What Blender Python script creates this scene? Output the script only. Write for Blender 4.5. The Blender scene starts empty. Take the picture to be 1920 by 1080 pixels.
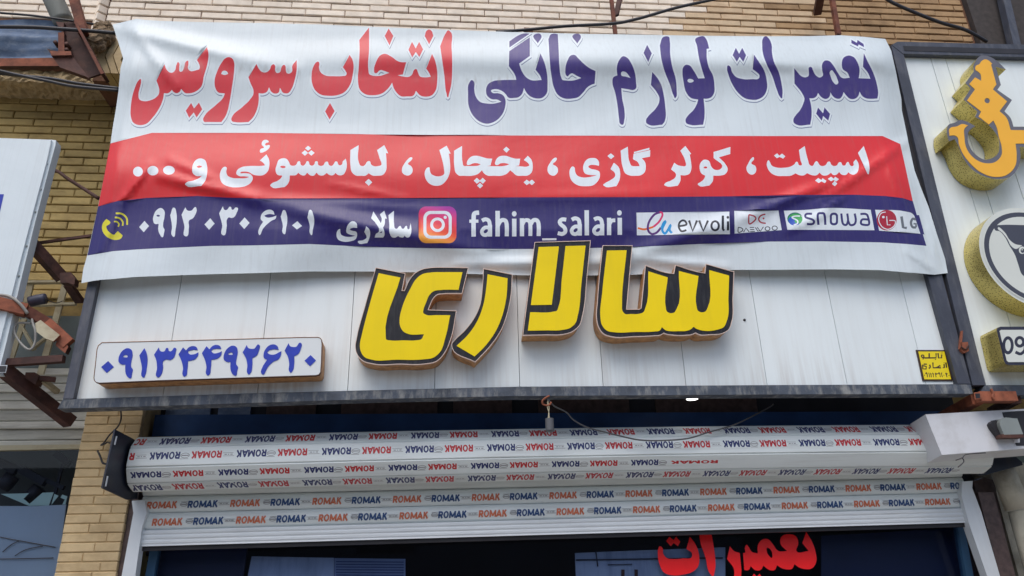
import bpy, bmesh, math, random
import numpy as np
from mathutils import Vector, Matrix
from mathutils.geometry import delaunay_2d_cdt, tessellate_polygon
random.seed(7)
SC = bpy.context.scene
COL = SC.collection
# ------------------------------------------------------------------ camera
FPX = 1400.0                                     # focal length in photo pixels (1920 wide)
CAM = Vector((0.0, -3.2, 1.55))
zc = Vector((-88, 3350, -FPX)).normalized()      # world up seen from the camera
xc = Vector((15540, 5, -FPX)); xc = (xc - zc*xc.dot(zc)).normalized()
yc = zc.cross(xc)
R = Matrix(((xc.x, xc.y, xc.z), (yc.x, yc.y, yc.z), (zc.x, zc.y, zc.z)))   # camera -> world
cam = bpy.data.cameras.new('camera'); cam.sensor_width = 36; cam.lens = 36*FPX/1920
cam.clip_start = .05; cam.clip_end = 500
co = bpy.data.objects.new('camera', cam); COL.objects.link(co)
co.matrix_world = Matrix.Translation(CAM) @ R.to_4x4()
SC.camera = co
# ------------------------------------------------------------------ light
w = bpy.data.worlds.new('World'); SC.world = w; w.use_nodes = True
nt = w.node_tree; bg = nt.nodes['Background']
sky = nt.nodes.new('ShaderNodeTexSky'); sky.sky_type = 'NISHITA'; sky.sun_disc = False
SUN_EL, SUN_AZ = math.radians(58), math.radians(200)     # azimuth clockwise from +Y
sky.sun_elevation = SUN_EL; sky.sun_rotation = SUN_AZ
sky.dust_density = 3.0; sky.air_density = 1.0; sky.ozone_density = 1.0
nt.links.new(sky.outputs[0], bg.inputs[0]); bg.inputs[1].default_value = 0.12
sd = bpy.data.lights.new('sun', 'SUN'); sd.energy = 1.2; sd.angle = math.radians(50); sd.color = (1, .985, .97)
so = bpy.data.objects.new('sun', sd); COL.objects.link(so)
d = Vector((math.sin(SUN_AZ)*math.cos(SUN_EL), math.cos(SUN_AZ)*math.cos(SUN_EL), math.sin(SUN_EL)))
so.rotation_euler = d.to_track_quat('Z', 'Y').to_euler()
vs = SC.view_settings; vs.view_transform = 'Standard'; vs.look = 'None'; vs.gamma = 1.0
vs.use_curve_mapping = False; vs.exposure = 0.42
SC.cycles.max_bounces = 6

# ------------------------------------------------------------------ helpers
def ray(px, py):
    return (R @ Vector((px-960, 540-py, -FPX))).normalized()
def P(px, py, y=0.0):
    d = ray(px, py); t = (y-CAM.y)/d.y
    return CAM + d*t
def PX(px, py, x):
    d = ray(px, py); return CAM + d*((x-CAM.x)/d.x)
def PZ(px, py, z):
    d = ray(px, py); return CAM + d*((z-CAM.z)/d.z)
def proj(p):
    q = R.transposed() @ (Vector(p)-CAM)
    return (960+FPX*q.x/-q.z, 540-FPX*q.y/-q.z)

def lin(c):
    return tuple((v/255/12.92 if v/255 <= .04045 else ((v/255+.055)/1.055)**2.4) for v in c)
def M(name, col, rough=.6, metal=0., var=.12, scale=6., bump=0., bscale=60., dirt=None, dirt_amt=0., dirt_scale=(8, 8, 1.2),
      spec=.5, rnd=0., coat=0., bdist=.004):
    """principled material; colour broken up by noise, optional streaky dirt, fine bump, per-object variation"""
    m = bpy.data.materials.new(name); m.use_nodes = True
    n, l = m.node_tree.nodes, m.node_tree.links
    b = n['Principled BSDF']; b.inputs['Roughness'].default_value = rough; b.inputs['Metallic'].default_value = metal
    b.inputs['Specular IOR Level'].default_value = spec
    b.inputs['Coat Weight'].default_value = coat
    geo = n.new('ShaderNodeNewGeometry')
    no = n.new('ShaderNodeTexNoise'); no.inputs['Scale'].default_value = scale; no.inputs['Detail'].default_value = 6
    l.new(geo.outputs['Position'], no.inputs['Vector'])
    mr = n.new('ShaderNodeMapRange'); mr.inputs[1].default_value = .3; mr.inputs[2].default_value = .7
    mr.inputs[3].default_value = 1-var; mr.inputs[4].default_value = 1+var
    l.new(no.outputs['Fac'], mr.inputs[0])
    mul = n.new('ShaderNodeVectorMath'); mul.operation = 'SCALE'
    mul.inputs[0].default_value = col[:3]; l.new(mr.outputs[0], mul.inputs['Scale'])
    out = mul.outputs[0]
    if rnd:
        oi = n.new('ShaderNodeObjectInfo'); m2 = n.new('ShaderNodeMapRange')
        m2.inputs[3].default_value = 1-rnd; m2.inputs[4].default_value = 1+rnd
        l.new(oi.outputs['Random'], m2.inputs[0])
        s2 = n.new('ShaderNodeVectorMath'); s2.operation = 'SCALE'
        l.new(out, s2.inputs[0]); l.new(m2.outputs[0], s2.inputs['Scale']); out = s2.outputs[0]
    if dirt:
        mp = n.new('ShaderNodeVectorMath'); mp.operation = 'MULTIPLY'; mp.inputs[1].default_value = dirt_scale
        l.new(geo.outputs['Position'], mp.inputs[0])
        dn = n.new('ShaderNodeTexNoise'); dn.inputs['Scale'].default_value = 1.; dn.inputs['Detail'].default_value = 8
        dn.inputs['Roughness'].default_value = .65
        l.new(mp.outputs[0], dn.inputs['Vector'])
        dr = n.new('ShaderNodeMapRange'); dr.inputs[1].default_value = .48; dr.inputs[2].default_value = .75
        dr.inputs[4].default_value = dirt_amt; l.new(dn.outputs['Fac'], dr.inputs[0])
        mx = n.new('ShaderNodeMix'); mx.data_type = 'RGBA'
        l.new(dr.outputs[0], mx.inputs['Factor']); l.new(out, mx.inputs['A']); mx.inputs['B'].default_value = (*dirt, 1)
        out = mx.outputs['Result']
    l.new(out, b.inputs['Base Color'])
    if bump:
        bn = n.new('ShaderNodeTexNoise'); bn.inputs['Scale'].default_value = bscale; bn.inputs['Detail'].default_value = 5
        l.new(geo.outputs['Position'], bn.inputs['Vector'])
        bp = n.new('ShaderNodeBump'); bp.inputs['Strength'].default_value = bump; bp.inputs['Distance'].default_value = bdist
        l.new(bn.outputs['Fac'], bp.inputs['Height']); l.new(bp.outputs[0], b.inputs['Normal'])
    return m

def tag(o, label=None, cat=None, group=None, kind=None):
    if label: o['label'] = label
    if cat: o['category'] = cat
    if group: o['group'] = group
    if kind: o['kind'] = kind
    return o
def thing(name, loc, label, cat, group=None):
    o = bpy.data.objects.new(name, None); COL.objects.link(o); o.location = loc; o.empty_display_size = .1
    return tag(o, label, cat, group)
def mesh_obj(name, verts, faces, mats, parent=None, idx=None, smooth=False):
    me = bpy.data.meshes.new(name); me.from_pydata([tuple(v) for v in verts], [], faces)
    for m in (mats if isinstance(mats, (list, tuple)) else [mats]): me.materials.append(m)
    if idx is not None: me.polygons.foreach_set('material_index', idx)
    if smooth: me.polygons.foreach_set('use_smooth', [True]*len(me.polygons))
    me.update()
    o = bpy.data.objects.new(name, me); COL.objects.link(o)
    if parent is not None:
        o.parent = parent; o.matrix_parent_inverse = parent.matrix_world.inverted() if parent.type != 'EMPTY' else Matrix.Translation(-parent.location)
    return o

def pts(s, ox=0, oy=0, k=1., seg=5):
    """'x,y x,yc ...' -> smooth closed outline (c marks a corner), in photo pixels"""
    a = []
    for t in s.split():
        c = t.endswith('c'); x, y = t.rstrip('c').split(','); a.append((float(x)/k+ox, float(y)/k+oy, c))
    n = len(a); out = []
    for i in range(n):
        p0, p1, p2, p3 = a[i-1], a[i], a[(i+1) % n], a[(i+2) % n]
        out.append(p1[:2])
        if p1[2] and p2[2]: continue
        q1, q2 = np.array(p1[:2]), np.array(p2[:2]); L = np.linalg.norm(q2-q1)
        if L < 1.2: continue
        def tan(pa, pb, pc_, corner):
            if corner: return None
            v1 = np.array(pb[:2])-np.array(pa[:2]); v2 = np.array(pc_[:2])-np.array(pb[:2])
            l1, l2 = np.linalg.norm(v1)+1e-6, np.linalg.norm(v2)+1e-6
            t = v1/l1*l2 + v2/l2*l1; t = t/(np.linalg.norm(t)+1e-9)
            return t
        t1 = tan(p0, p1, p2, p1[2]); t2 = tan(p1, p2, p3, p2[2])
        if t1 is None: t1 = (q2-q1)/L; h1 = .0
        if t2 is None: t2 = (q2-q1)/L
        m = max(2, min(seg, int(L/2)))
        for j in range(1, m):
            u = j/m
            h = (2*u**3-3*u**2+1)*q1+(u**3-2*u**2+u)*t1*L+(-2*u**3+3*u**2)*q2+(u**3-u**2)*t2*L
            out.append((h[0], h[1]))
    return out
def ell(cx, cy, rx, ry, n=20, ox=0, oy=0, k=1., rot=0.):
    return [(ox+(cx+rx*math.cos(t)*math.cos(rot)-ry*math.sin(t)*math.sin(rot))/k, oy+(cy+ry*math.sin(t)*math.cos(rot)+rx*math.cos(t)*math.sin(rot))/k)
            for t in [2*math.pi*i/n for i in range(n)]]
def stroke(s, wd, ox=0, oy=0, k=1., closed=False, smooth=True):
    """ribbon polygons round an open path (list, one per run)"""
    a = [tuple(float(v) for v in t.rstrip('c').split(',')) for t in s.split()]
    if smooth and len(a) > 2:
        b = []
        for i in range(len(a)-1):
            p0, p1, p2, p3 = a[max(i-1, 0)], a[i], a[i+1], a[min(i+2, len(a)-1)]
            for j in range(4):
                u = j/4
                b.append(tuple(.5*((2*p1[c])+(-p0[c]+p2[c])*u+(2*p0[c]-5*p1[c]+4*p2[c]-p3[c])*u*u+(-p0[c]+3*p1[c]-3*p2[c]+p3[c])*u**3) for c in (0, 1)))
        b.append(a[-1]); a = b
    a = [np.array(p) for p in a]; L, Rr = [], []
    for i, p in enumerate(a):
        t = (a[min(i+1, len(a)-1)]-a[max(i-1, 0)]); t = t/(np.linalg.norm(t)+1e-9); nrm = np.array((-t[1], t[0]))*wd/2
        L.append(p+nrm); Rr.append(p-nrm)
    # one quad per segment: safe with tight bends
    out = []
    for i in range(len(a)-1):
        q = [L[i], L[i+1], Rr[i+1], Rr[i]]
        out.append([(v[0]/k+ox, v[1]/k+oy) for v in q])
    return out
def area(p):
    return .5*sum(p[i-1][0]*p[i][1]-p[i][0]*p[i-1][1] for i in range(len(p)))
def grow(p, d, dx=0, dy=0):
    n = len(p); s = 1 if area(p) > 0 else -1; out = []
    for i in range(n):
        a, b, c = np.array(p[i-1]), np.array(p[i]), np.array(p[(i+1) % n])
        t1 = b-a; t2 = c-b; t1 = t1/(np.linalg.norm(t1)+1e-9); t2 = t2/(np.linalg.norm(t2)+1e-9)
        n1 = np.array((t1[1], -t1[0]))*s; n2 = np.array((t2[1], -t2[0]))*s
        m = n1+n2; L = np.linalg.norm(m)
        if L < .3: m = n1
        else:
            m = m/L; m = m*min(1.6, 1/max(.3, m.dot(n1)))
        q = b+m*d; out.append((q[0]+dx, q[1]+dy))
    return out
def winding(poly, X, Y):
    p = np.array(poly); q = np.roll(p, -1, 0); wn = np.zeros(len(X), int)
    for (x1, y1), (x2, y2) in zip(p, q):
        if y1 == y2: continue
        cr = (x2-x1)*(Y-y1)-(X-x1)*(y2-y1)
        wn += ((y1 <= Y) & (y2 > Y) & (cr > 0)).astype(int)
        wn -= ((y1 > Y) & (y2 <= Y) & (cr < 0)).astype(int)
    return wn != 0
def cdt(layers, extra=None, keep=0):
    """layers: [(mat_index, [polygons])], later wins -> verts2d, tris, mat idx (triangles in no polygon are dropped; index -1 cuts a hole)"""
    V, E = [], []
    for mi, polys in layers:
        for p in polys:
            b = len(V); V += [Vector(q) for q in p]; n = len(p)
            E += [(b+i, b+(i+1) % n) for i in range(n)]
    if extra: V += [Vector(q) for q in extra]
    r = delaunay_2d_cdt(V, E, [], 0, 1e-4)
    v = np.array([tuple(q) for q in r[0]]); f = [t for t in r[2]]
    tri = np.array([t for t in f if len(t) == 3])
    c = v[tri].mean(1); lab = np.full(len(tri), -1)
    for mi, polys in layers:
        for p in polys:
            a = np.array(p); x0, y0 = a.min(0); x1, y1 = a.max(0)
            s = np.where((c[:, 0] >= x0) & (c[:, 0] <= x1) & (c[:, 1] >= y0) & (c[:, 1] <= y1))[0]
            if len(s) == 0: continue
            inn = winding(p, c[s, 0], c[s, 1]); lab[s[inn]] = mi
    ok = lab >= 0; tri = tri[ok]; lab = lab[ok]
    used = np.unique(tri); remap = -np.ones(len(v), int); remap[used] = np.arange(len(used))
    return v[used], remap[tri], lab
def flat(name, layers, y, mats, parent=None):
    """printed / cut sheet on the plane Y=y facing -Y; outlines in photo pixels"""
    v, t, lab = cdt(layers)
    W = [P(q[0], q[1], y) for q in v]
    F = []
    for a, b, c in t:
        n = (W[b]-W[a]).cross(W[c]-W[a])
        F.append((a, b, c) if n.y < 0 else (a, c, b))
    return mesh_obj(name, W, F, mats, parent, [int(i) for i in lab])
def prism(name, poly, y, depth, mats, parent=None, holes=(), side=1, back=False, px=True):
    """solid: outline (photo pixels on plane Y=y, or world x,z) pushed back by depth; side = material index of the rim"""
    v, t, lab = cdt([(0, [poly]), (-1, list(holes))])
    f = (lambda q, yy: P(q[0], q[1], y)+Vector((0, yy, 0))) if px else (lambda q, yy: Vector((q[0], y+yy, q[1])))
    W = [f(q, 0) for q in v]; F, I = [], []
    for a, b, c in t:
        n = (W[b]-W[a]).cross(W[c]-W[a]); F.append((a, b, c) if n.y < 0 else (a, c, b)); I.append(0)
    if back:
        nb = len(W); W += [f(q, depth) for q in v]
        for a, b, c in list(F): F.append((a+nb, c+nb, b+nb)); I.append(min(side, len(mats)-1))
    for loop in [poly]+list(holes):
        n = len(loop); b = len(W); W += [f(q, 0) for q in loop]+[f(q, depth) for q in loop]
        for i in range(n):
            j = (i+1) % n; F.append((b+i, b+j, b+n+j, b+n+i)); I.append(min(side, len(mats)-1))
    return mesh_obj(name, W, F, mats, parent, I)
def box(name, lo, hi, mat, parent=None, bevel=0.):
    bm = bmesh.new(); bmesh.ops.create_cube(bm, size=1)
    for v in bm.verts: v.co = Vector([lo[i]+(v.co[i]+.5)*(hi[i]-lo[i]) for i in range(3)])
    if bevel: bmesh.ops.bevel(bm, geom=bm.edges[:], offset=bevel, segments=1, affect='EDGES')
    me = bpy.data.meshes.new(name); bm.to_mesh(me); bm.free(); me.materials.append(mat)
    o = bpy.data.objects.new(name, me); COL.objects.link(o)
    if parent is not None: o.parent = parent; o.matrix_parent_inverse = Matrix.Translation(-parent.location)
    return o
def hexa(name, F4, B4, mat, parent=None):
    """box from four front and four back corners"""
    V = list(F4)+list(B4)
    return mesh_obj(name, V, [(0, 1, 2, 3), (7, 6, 5, 4), (0, 4, 5, 1), (1, 5, 6, 2), (2, 6, 7, 3), (3, 7, 4, 0)], mat, parent)
def beam(name, a, b, wd, ht, mat, parent=None, up=Vector((0, 0, 1)), hollow=False):
    """square bar from a to b"""
    a, b = Vector(a), Vector(b); d = (b-a).normalized()
    s = d.cross(up)
    if s.length < .1: s = d.cross(Vector((0, 1, 0)))
    s.normalize(); u = s.cross(d)
    c = [(-1, -1), (1, -1), (1, 1), (-1, 1)]
    V = [p+s*(i*wd/2)+u*(j*ht/2) for p in (a, b) for i, j in c]
    Fc = [(0, 1, 5, 4), (1, 2, 6, 5), (2, 3, 7, 6), (3, 0, 4, 7)]
    if hollow:
        k = .8; V += [p+s*(i*k*wd/2)+u*(j*k*ht/2) for p in (a, b) for i, j in c]
        Fc += [(8, 12, 13, 9), (9, 13, 14, 10), (10, 14, 15, 11), (11, 15, 12, 8)]
        for q in (0, 4):
            for i in range(4):
                j = (i+1) % 4; Fc.append((q+i, q+j, q+8+j, q+8+i))
    else: Fc += [(3, 2, 1, 0), (4, 5, 6, 7)]
    return mesh_obj(name, V, Fc, mat, parent)
def tube(name, path, r, mat, parent=None, n=8, sub=5):
    a = [Vector(p) for p in path]
    if len(a) > 2:
        b = []
        for i in range(len(a)-1):
            p0, p1, p2, p3 = a[max(i-1, 0)], a[i], a[i+1], a[min(i+2, len(a)-1)]
            for j in range(sub):
                u = j/sub; b.append(.5*((2*p1)+(-p0+p2)*u+(2*p0-5*p1+4*p2-p3)*u*u+(-p0+3*p1-3*p2+p3)*u**3))
        b.append(a[-1]); a = b
    V, F = [], []; u = None
    for i, p in enumerate(a):
        t = (a[min(i+1, len(a)-1)]-a[max(i-1, 0)]).normalized()
        u = (u-t*u.dot(t)).normalized() if u is not None else t.orthogonal().normalized()
        v = t.cross(u)
        V += [p+u*(r*math.cos(2*math.pi*k/n))+v*(r*math.sin(2*math.pi*k/n)) for k in range(n)]
    for i in range(len(a)-1):
        for k in range(n):
            j = (k+1) % n; F.append((i*n+k, i*n+j, (i+1)*n+j, (i+1)*n+k))
    F.append(tuple(range(n))[::-1]); F.append(tuple(range((len(a)-1)*n, len(a)*n)))
    o = mesh_obj(name, V, F, mat, parent, smooth=True)
    return o
def zat(px, py, y): return P(px, py, y).z
# ------------------------------------------------------------------ materials
def vinyl(name, c, **k):
    m = M(name, lin(c), rough=.34, var=.035, scale=3, dirt=(.25, .23, .20), dirt_amt=.13, dirt_scale=(75, 75, .45), bump=.12, bscale=9, bdist=.02, spec=.38, **k)
    n, l = m.node_tree.nodes, m.node_tree.links; b = n['Principled BSDF']      # line of scuffed grime across the old fold
    geo = n.new('ShaderNodeNewGeometry'); sx_ = n.new('ShaderNodeSeparateXYZ'); l.new(geo.outputs['Position'], sx_.inputs[0])
    zc_ = P(1000, 152, -.08).z; t = n.new('ShaderNodeMath'); t.operation = 'SUBTRACT'; l.new(sx_.outputs['Z'], t.inputs[0]); t.inputs[1].default_value = zc_
    q = n.new('ShaderNodeMath'); q.operation = 'ABSOLUTE'; l.new(t.outputs[0], q.inputs[0])
    mr = n.new('ShaderNodeMapRange'); mr.inputs[1].default_value = .0; mr.inputs[2].default_value = .045; mr.inputs[3].default_value = 1; mr.inputs[4].default_value = 0; l.new(q.outputs[0], mr.inputs[0])
    v = n.new('ShaderNodeVectorMath'); v.operation = 'MULTIPLY'; v.inputs[1].default_value = (34, 34, 9); l.new(geo.outputs['Position'], v.inputs[0])
    no = n.new('ShaderNodeTexNoise'); no.inputs['Scale'].default_value = 1; no.inputs['Detail'].default_value = 4; l.new(v.outputs[0], no.inputs['Vector'])
    v3 = n.new('ShaderNodeTexNoise'); v3.inputs['Scale'].default_value = 1.1; l.new(geo.outputs['Position'], v3.inputs['Vector'])
    m3 = n.new('ShaderNodeMapRange'); m3.inputs[1].default_value = .45; m3.inputs[2].default_value = .6; l.new(v3.outputs['Fac'], m3.inputs[0])
    m2 = n.new('ShaderNodeMapRange'); m2.inputs[1].default_value = .48; m2.inputs[2].default_value = .72; m2.inputs[4].default_value = .55; l.new(no.outputs['Fac'], m2.inputs[0])
    f = n.new('ShaderNodeMath'); f.operation = 'MULTIPLY'; l.new(mr.outputs[0], f.inputs[0]); l.new(m2.outputs[0], f.inputs[1])
    f2 = n.new('ShaderNodeMath'); f2.operation = 'MULTIPLY'; l.new(f.outputs[0], f2.inputs[0]); l.new(m3.outputs[0], f2.inputs[1])
    mx = n.new('ShaderNodeMix'); mx.data_type = 'RGBA'; l.new(f2.outputs[0], mx.inputs['Factor'])
    l.new(b.inputs['Base Color'].links[0].from_socket, mx.inputs['A']); mx.inputs['B'].default_value = (.30, .28, .25, 1); l.new(mx.outputs['Result'], b.inputs['Base Color'])
    return m
V_WHITE = vinyl('vinyl_white', (218, 228, 232)); V_RED = vinyl('vinyl_red', (224, 50, 54)); V_NAVY = vinyl('vinyl_navy', (52, 44, 110))
V_LRED = vinyl('vinyl_title_red', (222, 58, 68)); V_LNAVY = vinyl('vinyl_title_navy', (70, 56, 128)); V_SHADE = vinyl('vinyl_print_grey', (120, 132, 160))
V_PURE = vinyl('vinyl_letter_white', (226, 234, 240)); V_YEL = vinyl('vinyl_yellow', (222, 214, 50)); V_DARK = vinyl('vinyl_black', (38, 40, 52))
V_ORANGE = vinyl('vinyl_orange', (235, 110, 40)); V_PINK = vinyl('vinyl_pink', (222, 50, 110)); V_BLUE = vinyl('vinyl_blue', (30, 150, 215))
V_GREEN = vinyl('vinyl_green', (70, 170, 90)); V_LG = vinyl('vinyl_crimson', (176, 36, 58)); V_GREY = vinyl('vinyl_grey', (110, 116, 124))
V_SBLUE = vinyl('vinyl_royal', (50, 90, 190)); V_PURPLE = vinyl('vinyl_purple', (90, 40, 120)); V_TEAL = vinyl('vinyl_teal', (20, 110, 100))
V_IGRAD = None; V_IGOR = vinyl('vinyl_gradient_orange', (245, 140, 50)); V_IGRED = vinyl('vinyl_gradient_red', (226, 50, 60)); V_IGMAG = vinyl('vinyl_gradient_magenta', (200, 40, 130)); V_IGPUR = vinyl('vinyl_gradient_violet', (120, 50, 150))
# ------------------------------------------------------------------ banner print (outlines in photo pixels)
A1 = dict(ox=230, oy=70, k=6); A2 = dict(ox=560, oy=60, k=6); A3 = dict(ox=860, oy=60, k=6); A4 = dict(ox=1140, oy=60, k=6); A5 = dict(ox=1360, oy=65, k=6)
RED_TITLE = [pts(s, **A1) for s in (
 '950,108c 965,180 955,290 915,430 880,560 820,610 750,630 700,625 675,600 658,580c 640,615 600,628 580,620 562,602 552,590c 535,612 505,630 465,628c 455,690 410,800 340,900 260,975 190,988 120,960 90,880 90,800 105,680 140,560 175,490 203,468 207,495 195,560 178,640 190,700 240,718 320,705 370,680 405,640 412,600 400,540 380,488c 470,305c 500,370 530,395 565,395 590,370 605,310 625,278 637,290 637,340 645,386 665,385 690,340 715,270 732,262 740,300 735,350 750,372 860,362c 868,340 855,290 835,255c',
 '770,738c 803,800c 858,735c 895,810c 832,902c 800,845c 748,905c 710,825c',
 '1190,222 1150,240 1110,290 1060,390 1035,480 1040,560 1070,615 1150,632c 1130,680 1050,760 920,885 905,920 915,950 950,953c 1110,953c 1150,900 1180,830 1200,740 1230,560 1255,360 1255,290 1235,240',
 '1505,300c 1530,350 1565,388 1610,395 1650,370 1680,310 1700,302 1715,320 1715,370 1735,402 1765,395 1790,330 1815,308 1832,325 1835,370 1850,405 1875,408 1902,390 1908,322 1958,255c 1958,360 1935,480 1905,570 1855,630 1808,625 1770,567c 1750,625 1710,633 1675,615 1647,562c 1620,615 1575,632 1530,628c 1530,720 1500,840 1460,910 1415,953c 1260,953 1230,945 1222,925 1235,885 1340,790 1440,690 1470,640 1470,590 1440,520 1415,450c')]
RED_TITLE += [pts(s, **A2) for s in (
 '573,258c 600,300 618,370 610,470 580,590 510,680 430,712 340,718 250,705 190,660 150,570 145,480 165,390 200,340 220,332 232,350 228,400 245,450 290,485 400,497 500,495 530,490 540,470 525,435 497,395c',
 '352,798c 405,890c 348,985c 297,892c',
 '792,-52c 792,200 785,430 795,475 830,490 900,495 1020,460c 960,437 920,428 900,440 880,462 855,462 848,430 870,340 920,262 960,245 1040,275 1120,330 1160,340 1210,340c 1190,410 1172,478c 1115,486c 1170,500 1250,500 1275,480 1300,425 1320,415 1340,450 1365,500 1420,510 1487,505c 1470,465 1435,412c 1500,245c 1530,310 1557,430 1558,560 1540,660 1500,710 1430,728 1370,715 1320,662c 1290,715 1220,725 1150,722 1100,680 1065,620 1052,570c 1010,630 940,690 830,712 750,700 690,650 668,560 675,400 685,200 682,90c',
 '1012,-40c 1065,45c 1022,150c 968,45c', '1440,-15 1466,-30 1492,-15 1515,45c 1468,140c 1418,45c',
 '1275,110c 1317,185c 1355,110c 1400,195c 1358,282c 1318,225c 1278,285c 1235,200c',
 '1660,5 1680,-20 1698,-12 1720,170 1727,400 1715,600 1690,700 1678,735 1665,700 1640,500 1592,160c')]
RED_HOLES = [pts('1108,412c 1125,380 1150,375 1180,392 1185,412c 1150,424', **A1)]
NAVY_TITLE = [pts(s, **A3) for s in (
 '150,540 172,560 175,640 190,720 240,785 320,805 400,805 480,785c 440,762 370,755 320,715 308,650 330,590 400,550 480,541 648,538c 640,500 565,385c 570,215c 800,60c 800,270c 680,355c 710,440 760,510 810,540 933,540c 920,500 865,425c 920,240c 960,330 995,480 1000,600 990,690 940,740 860,745 800,720 755,670 735,630c 710,700 670,735 620,742 560,738 530,700 490,665 440,645 390,645 362,660 375,680 450,690 500,712 525,760 525,830 480,940 400,1010 320,1032 250,1015 170,950 115,840 105,700 120,570',
 '570,105c 690,30 740,15 800,18c 570,175c', '845,35 870,20 915,20 930,40 890,128c',
 '1040,25 1080,18 1115,25c 1125,200 1135,400 1150,500 1170,540 1200,545 1290,545 1380,518c 1320,488 1270,465 1245,480 1225,500 1205,480 1200,430 1225,320 1265,262 1305,258 1340,290 1400,350 1470,405 1540,440c 1530,580c 1490,595 1450,620 1400,680 1340,735 1290,747 1180,745 1120,710 1070,620 1045,500 1010,80c',
 '1285,35 1310,22 1355,22 1373,42 1335,130c')]
NAVY_TITLE += [pts(s, **A4) for s in (
 '170,272 210,285 260,350 300,450 315,560 310,640 290,652 230,645 150,632c 160,750 185,880 185,980 158,1045 135,1030 125,980 110,850 80,680 50,570 60,510 105,488c 100,400 130,310',
 '497,450c 550,510 600,600 625,700 645,850 650,950 635,1010 610,1043c 460,1043 430,1020 428,990 460,940 530,870 575,790 578,740 550,680 483,595c', '440,145c 493,240c 453,338c 400,235c',
 '625,55 650,48 685,55 695,100 700,250 725,400 760,520 772,650 765,735 755,745 740,720 700,600 640,450 600,300 583,150c',
 '985,75 1020,55 1080,50 1105,80 1138,185c 1110,190c 1112,300 1135,400 1180,490 1197,600 1195,680 1160,735 1120,750 1075,750c 1085,850 1085,960 1070,1043c 920,1043 880,1025 873,985 900,940 960,880 1000,810 1015,760c 930,740 880,680 850,560 838,460 845,400 880,368 915,375 960,430 1015,523c 1088,520c 1060,430 1025,300 1000,150',
 '1643,255c 1700,340 1755,430 1785,540 1788,640 1750,720 1680,760 1610,762 1540,745 1470,690 1400,590 1355,480 1340,410 1350,375 1370,385 1395,450 1440,505 1510,528 1620,530 1700,518 1705,490 1670,450 1628,418c',
 '1438,178c 1475,245c 1510,178c 1553,262c 1522,335c 1480,280c 1450,335c 1402,260c')]
NAVY_TITLE += [pts(s, **A5) for s in (
 '432,30 455,15 475,28 520,110 525,200 545,300 600,420 632,550 642,680 632,718 615,700 580,620 530,470 460,320 425,220 415,130',
 '1418,57c 1480,92c 1487,60c 1555,105c 1560,140c 1500,110c 1492,132c 1418,95c',
 '1558,208c 1600,300 1660,420 1700,540 1718,680 1710,718c 1640,722 1580,715 1540,690 1510,640c 1495,690 1470,715 1400,720 1365,690 1330,645c 1315,690 1290,718 1240,715 1200,680 1183,648c 1170,700 1140,722 1090,710 1060,680 1043,655c 1020,700 990,715 945,715c 965,800 970,920 955,1012c 800,1012 770,990 765,955 790,910 840,850 875,780 890,720 870,670 778,550c 775,378c 810,420 860,470 900,480 935,465 940,420 945,365 965,362 985,400 1020,460 1065,482 1095,465 1090,400 1090,330 1120,292 1165,295 1210,340 1260,420 1310,485 1400,485c 1375,430 1320,385 1310,330 1330,260 1380,235 1440,250 1490,320 1510,390 1505,460 1500,490c 1632,495c 1610,440 1548,360c',
 '1043,820c 1100,885c 1115,818c 1178,892c 1158,968c 1100,915c 1085,970c 1022,888c')]
NAVY_HOLES = [pts('148,485 158,445 185,445 255,518c 200,502', **A4), pts('893,545 905,530 940,530 965,550 940,568 905,565', **A4), pts('1175,420 1195,400 1225,430 1260,500 1270,545 1250,562 1215,535 1185,470', **A5)]
B1 = dict(ox=180, oy=280, k=6); B2 = dict(ox=400, oy=280, k=6); B3 = dict(ox=620, oy=280, k=6); B4 = dict(ox=860, oy=280, k=6); B5 = dict(ox=1050, oy=280, k=6); B6 = dict(ox=1340, oy=280, k=6); B7 = dict(ox=1460, oy=280, k=6)
BR = dict(ox=960, oy=270, k=4)
WHITE_TXT = [ell(472, 250, 55, 56, rot=.5, **B1), ell(640, 240, 62, 54, **B1), ell(820, 235, 66, 50, **B1)]
WHITE_TXT += [pts('1180,102 1225,120 1248,180 1248,280 1230,350 1185,412c 1010,405 1000,392 1015,375 1100,350 1165,320 1190,298c 1130,300 1090,270 1083,210 1100,150 1140,110', **B1)]
WHITE_TXT += [pts(s, **B2) for s in (
 '135,195 150,205 145,250 160,295 210,320 290,325 370,322 405,310c 350,303 290,300 258,275 265,240 320,200 400,188 550,185 583,180c 560,150 523,125c 597,57c 625,110 630,180 610,250 560,290 490,293 450,285 400,257 350,250 303,262 360,268 420,282 443,315 430,365 370,410 280,427 180,420 100,380 73,310 85,240 115,200',
 '770,102 820,105 850,140 870,180 900,185 930,175 955,135 970,133 985,175 1010,185 1035,165 1055,133 1070,135 1085,175 1110,185 1135,170 1150,135 1170,135 1180,175 1210,187 1235,180 1265,140 1285,138 1300,175 1330,187 1355,165 1375,135 1395,140 1405,170 1425,180 1450,165 1455,140 1490,105c 1502,170 1490,240 1460,285 1430,293 1395,285 1375,265c 1350,290 1310,290 1275,265c 1240,292 1190,290 1160,262c 1130,295 1090,292 1055,262c 1030,292 990,290 955,263c 930,290 900,293 860,293c 855,350 830,400 800,425c 650,420 640,405 650,390 730,350 770,310 775,295c 720,285 700,240 715,170 740,115',
 '1030,10c 1067,40c 1030,72c 993,40c', '1103,10c 1140,40c 1103,72c 1066,40c', '1066,-40c 1100,-12c 1066,16c 1032,-12c')]
WHITE_TXT += [pts('487,284 489,279 495,276.5 491,272 492,265 499,262 504,266 498,268.5 497,272 506,272.5 505,277')]
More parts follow.
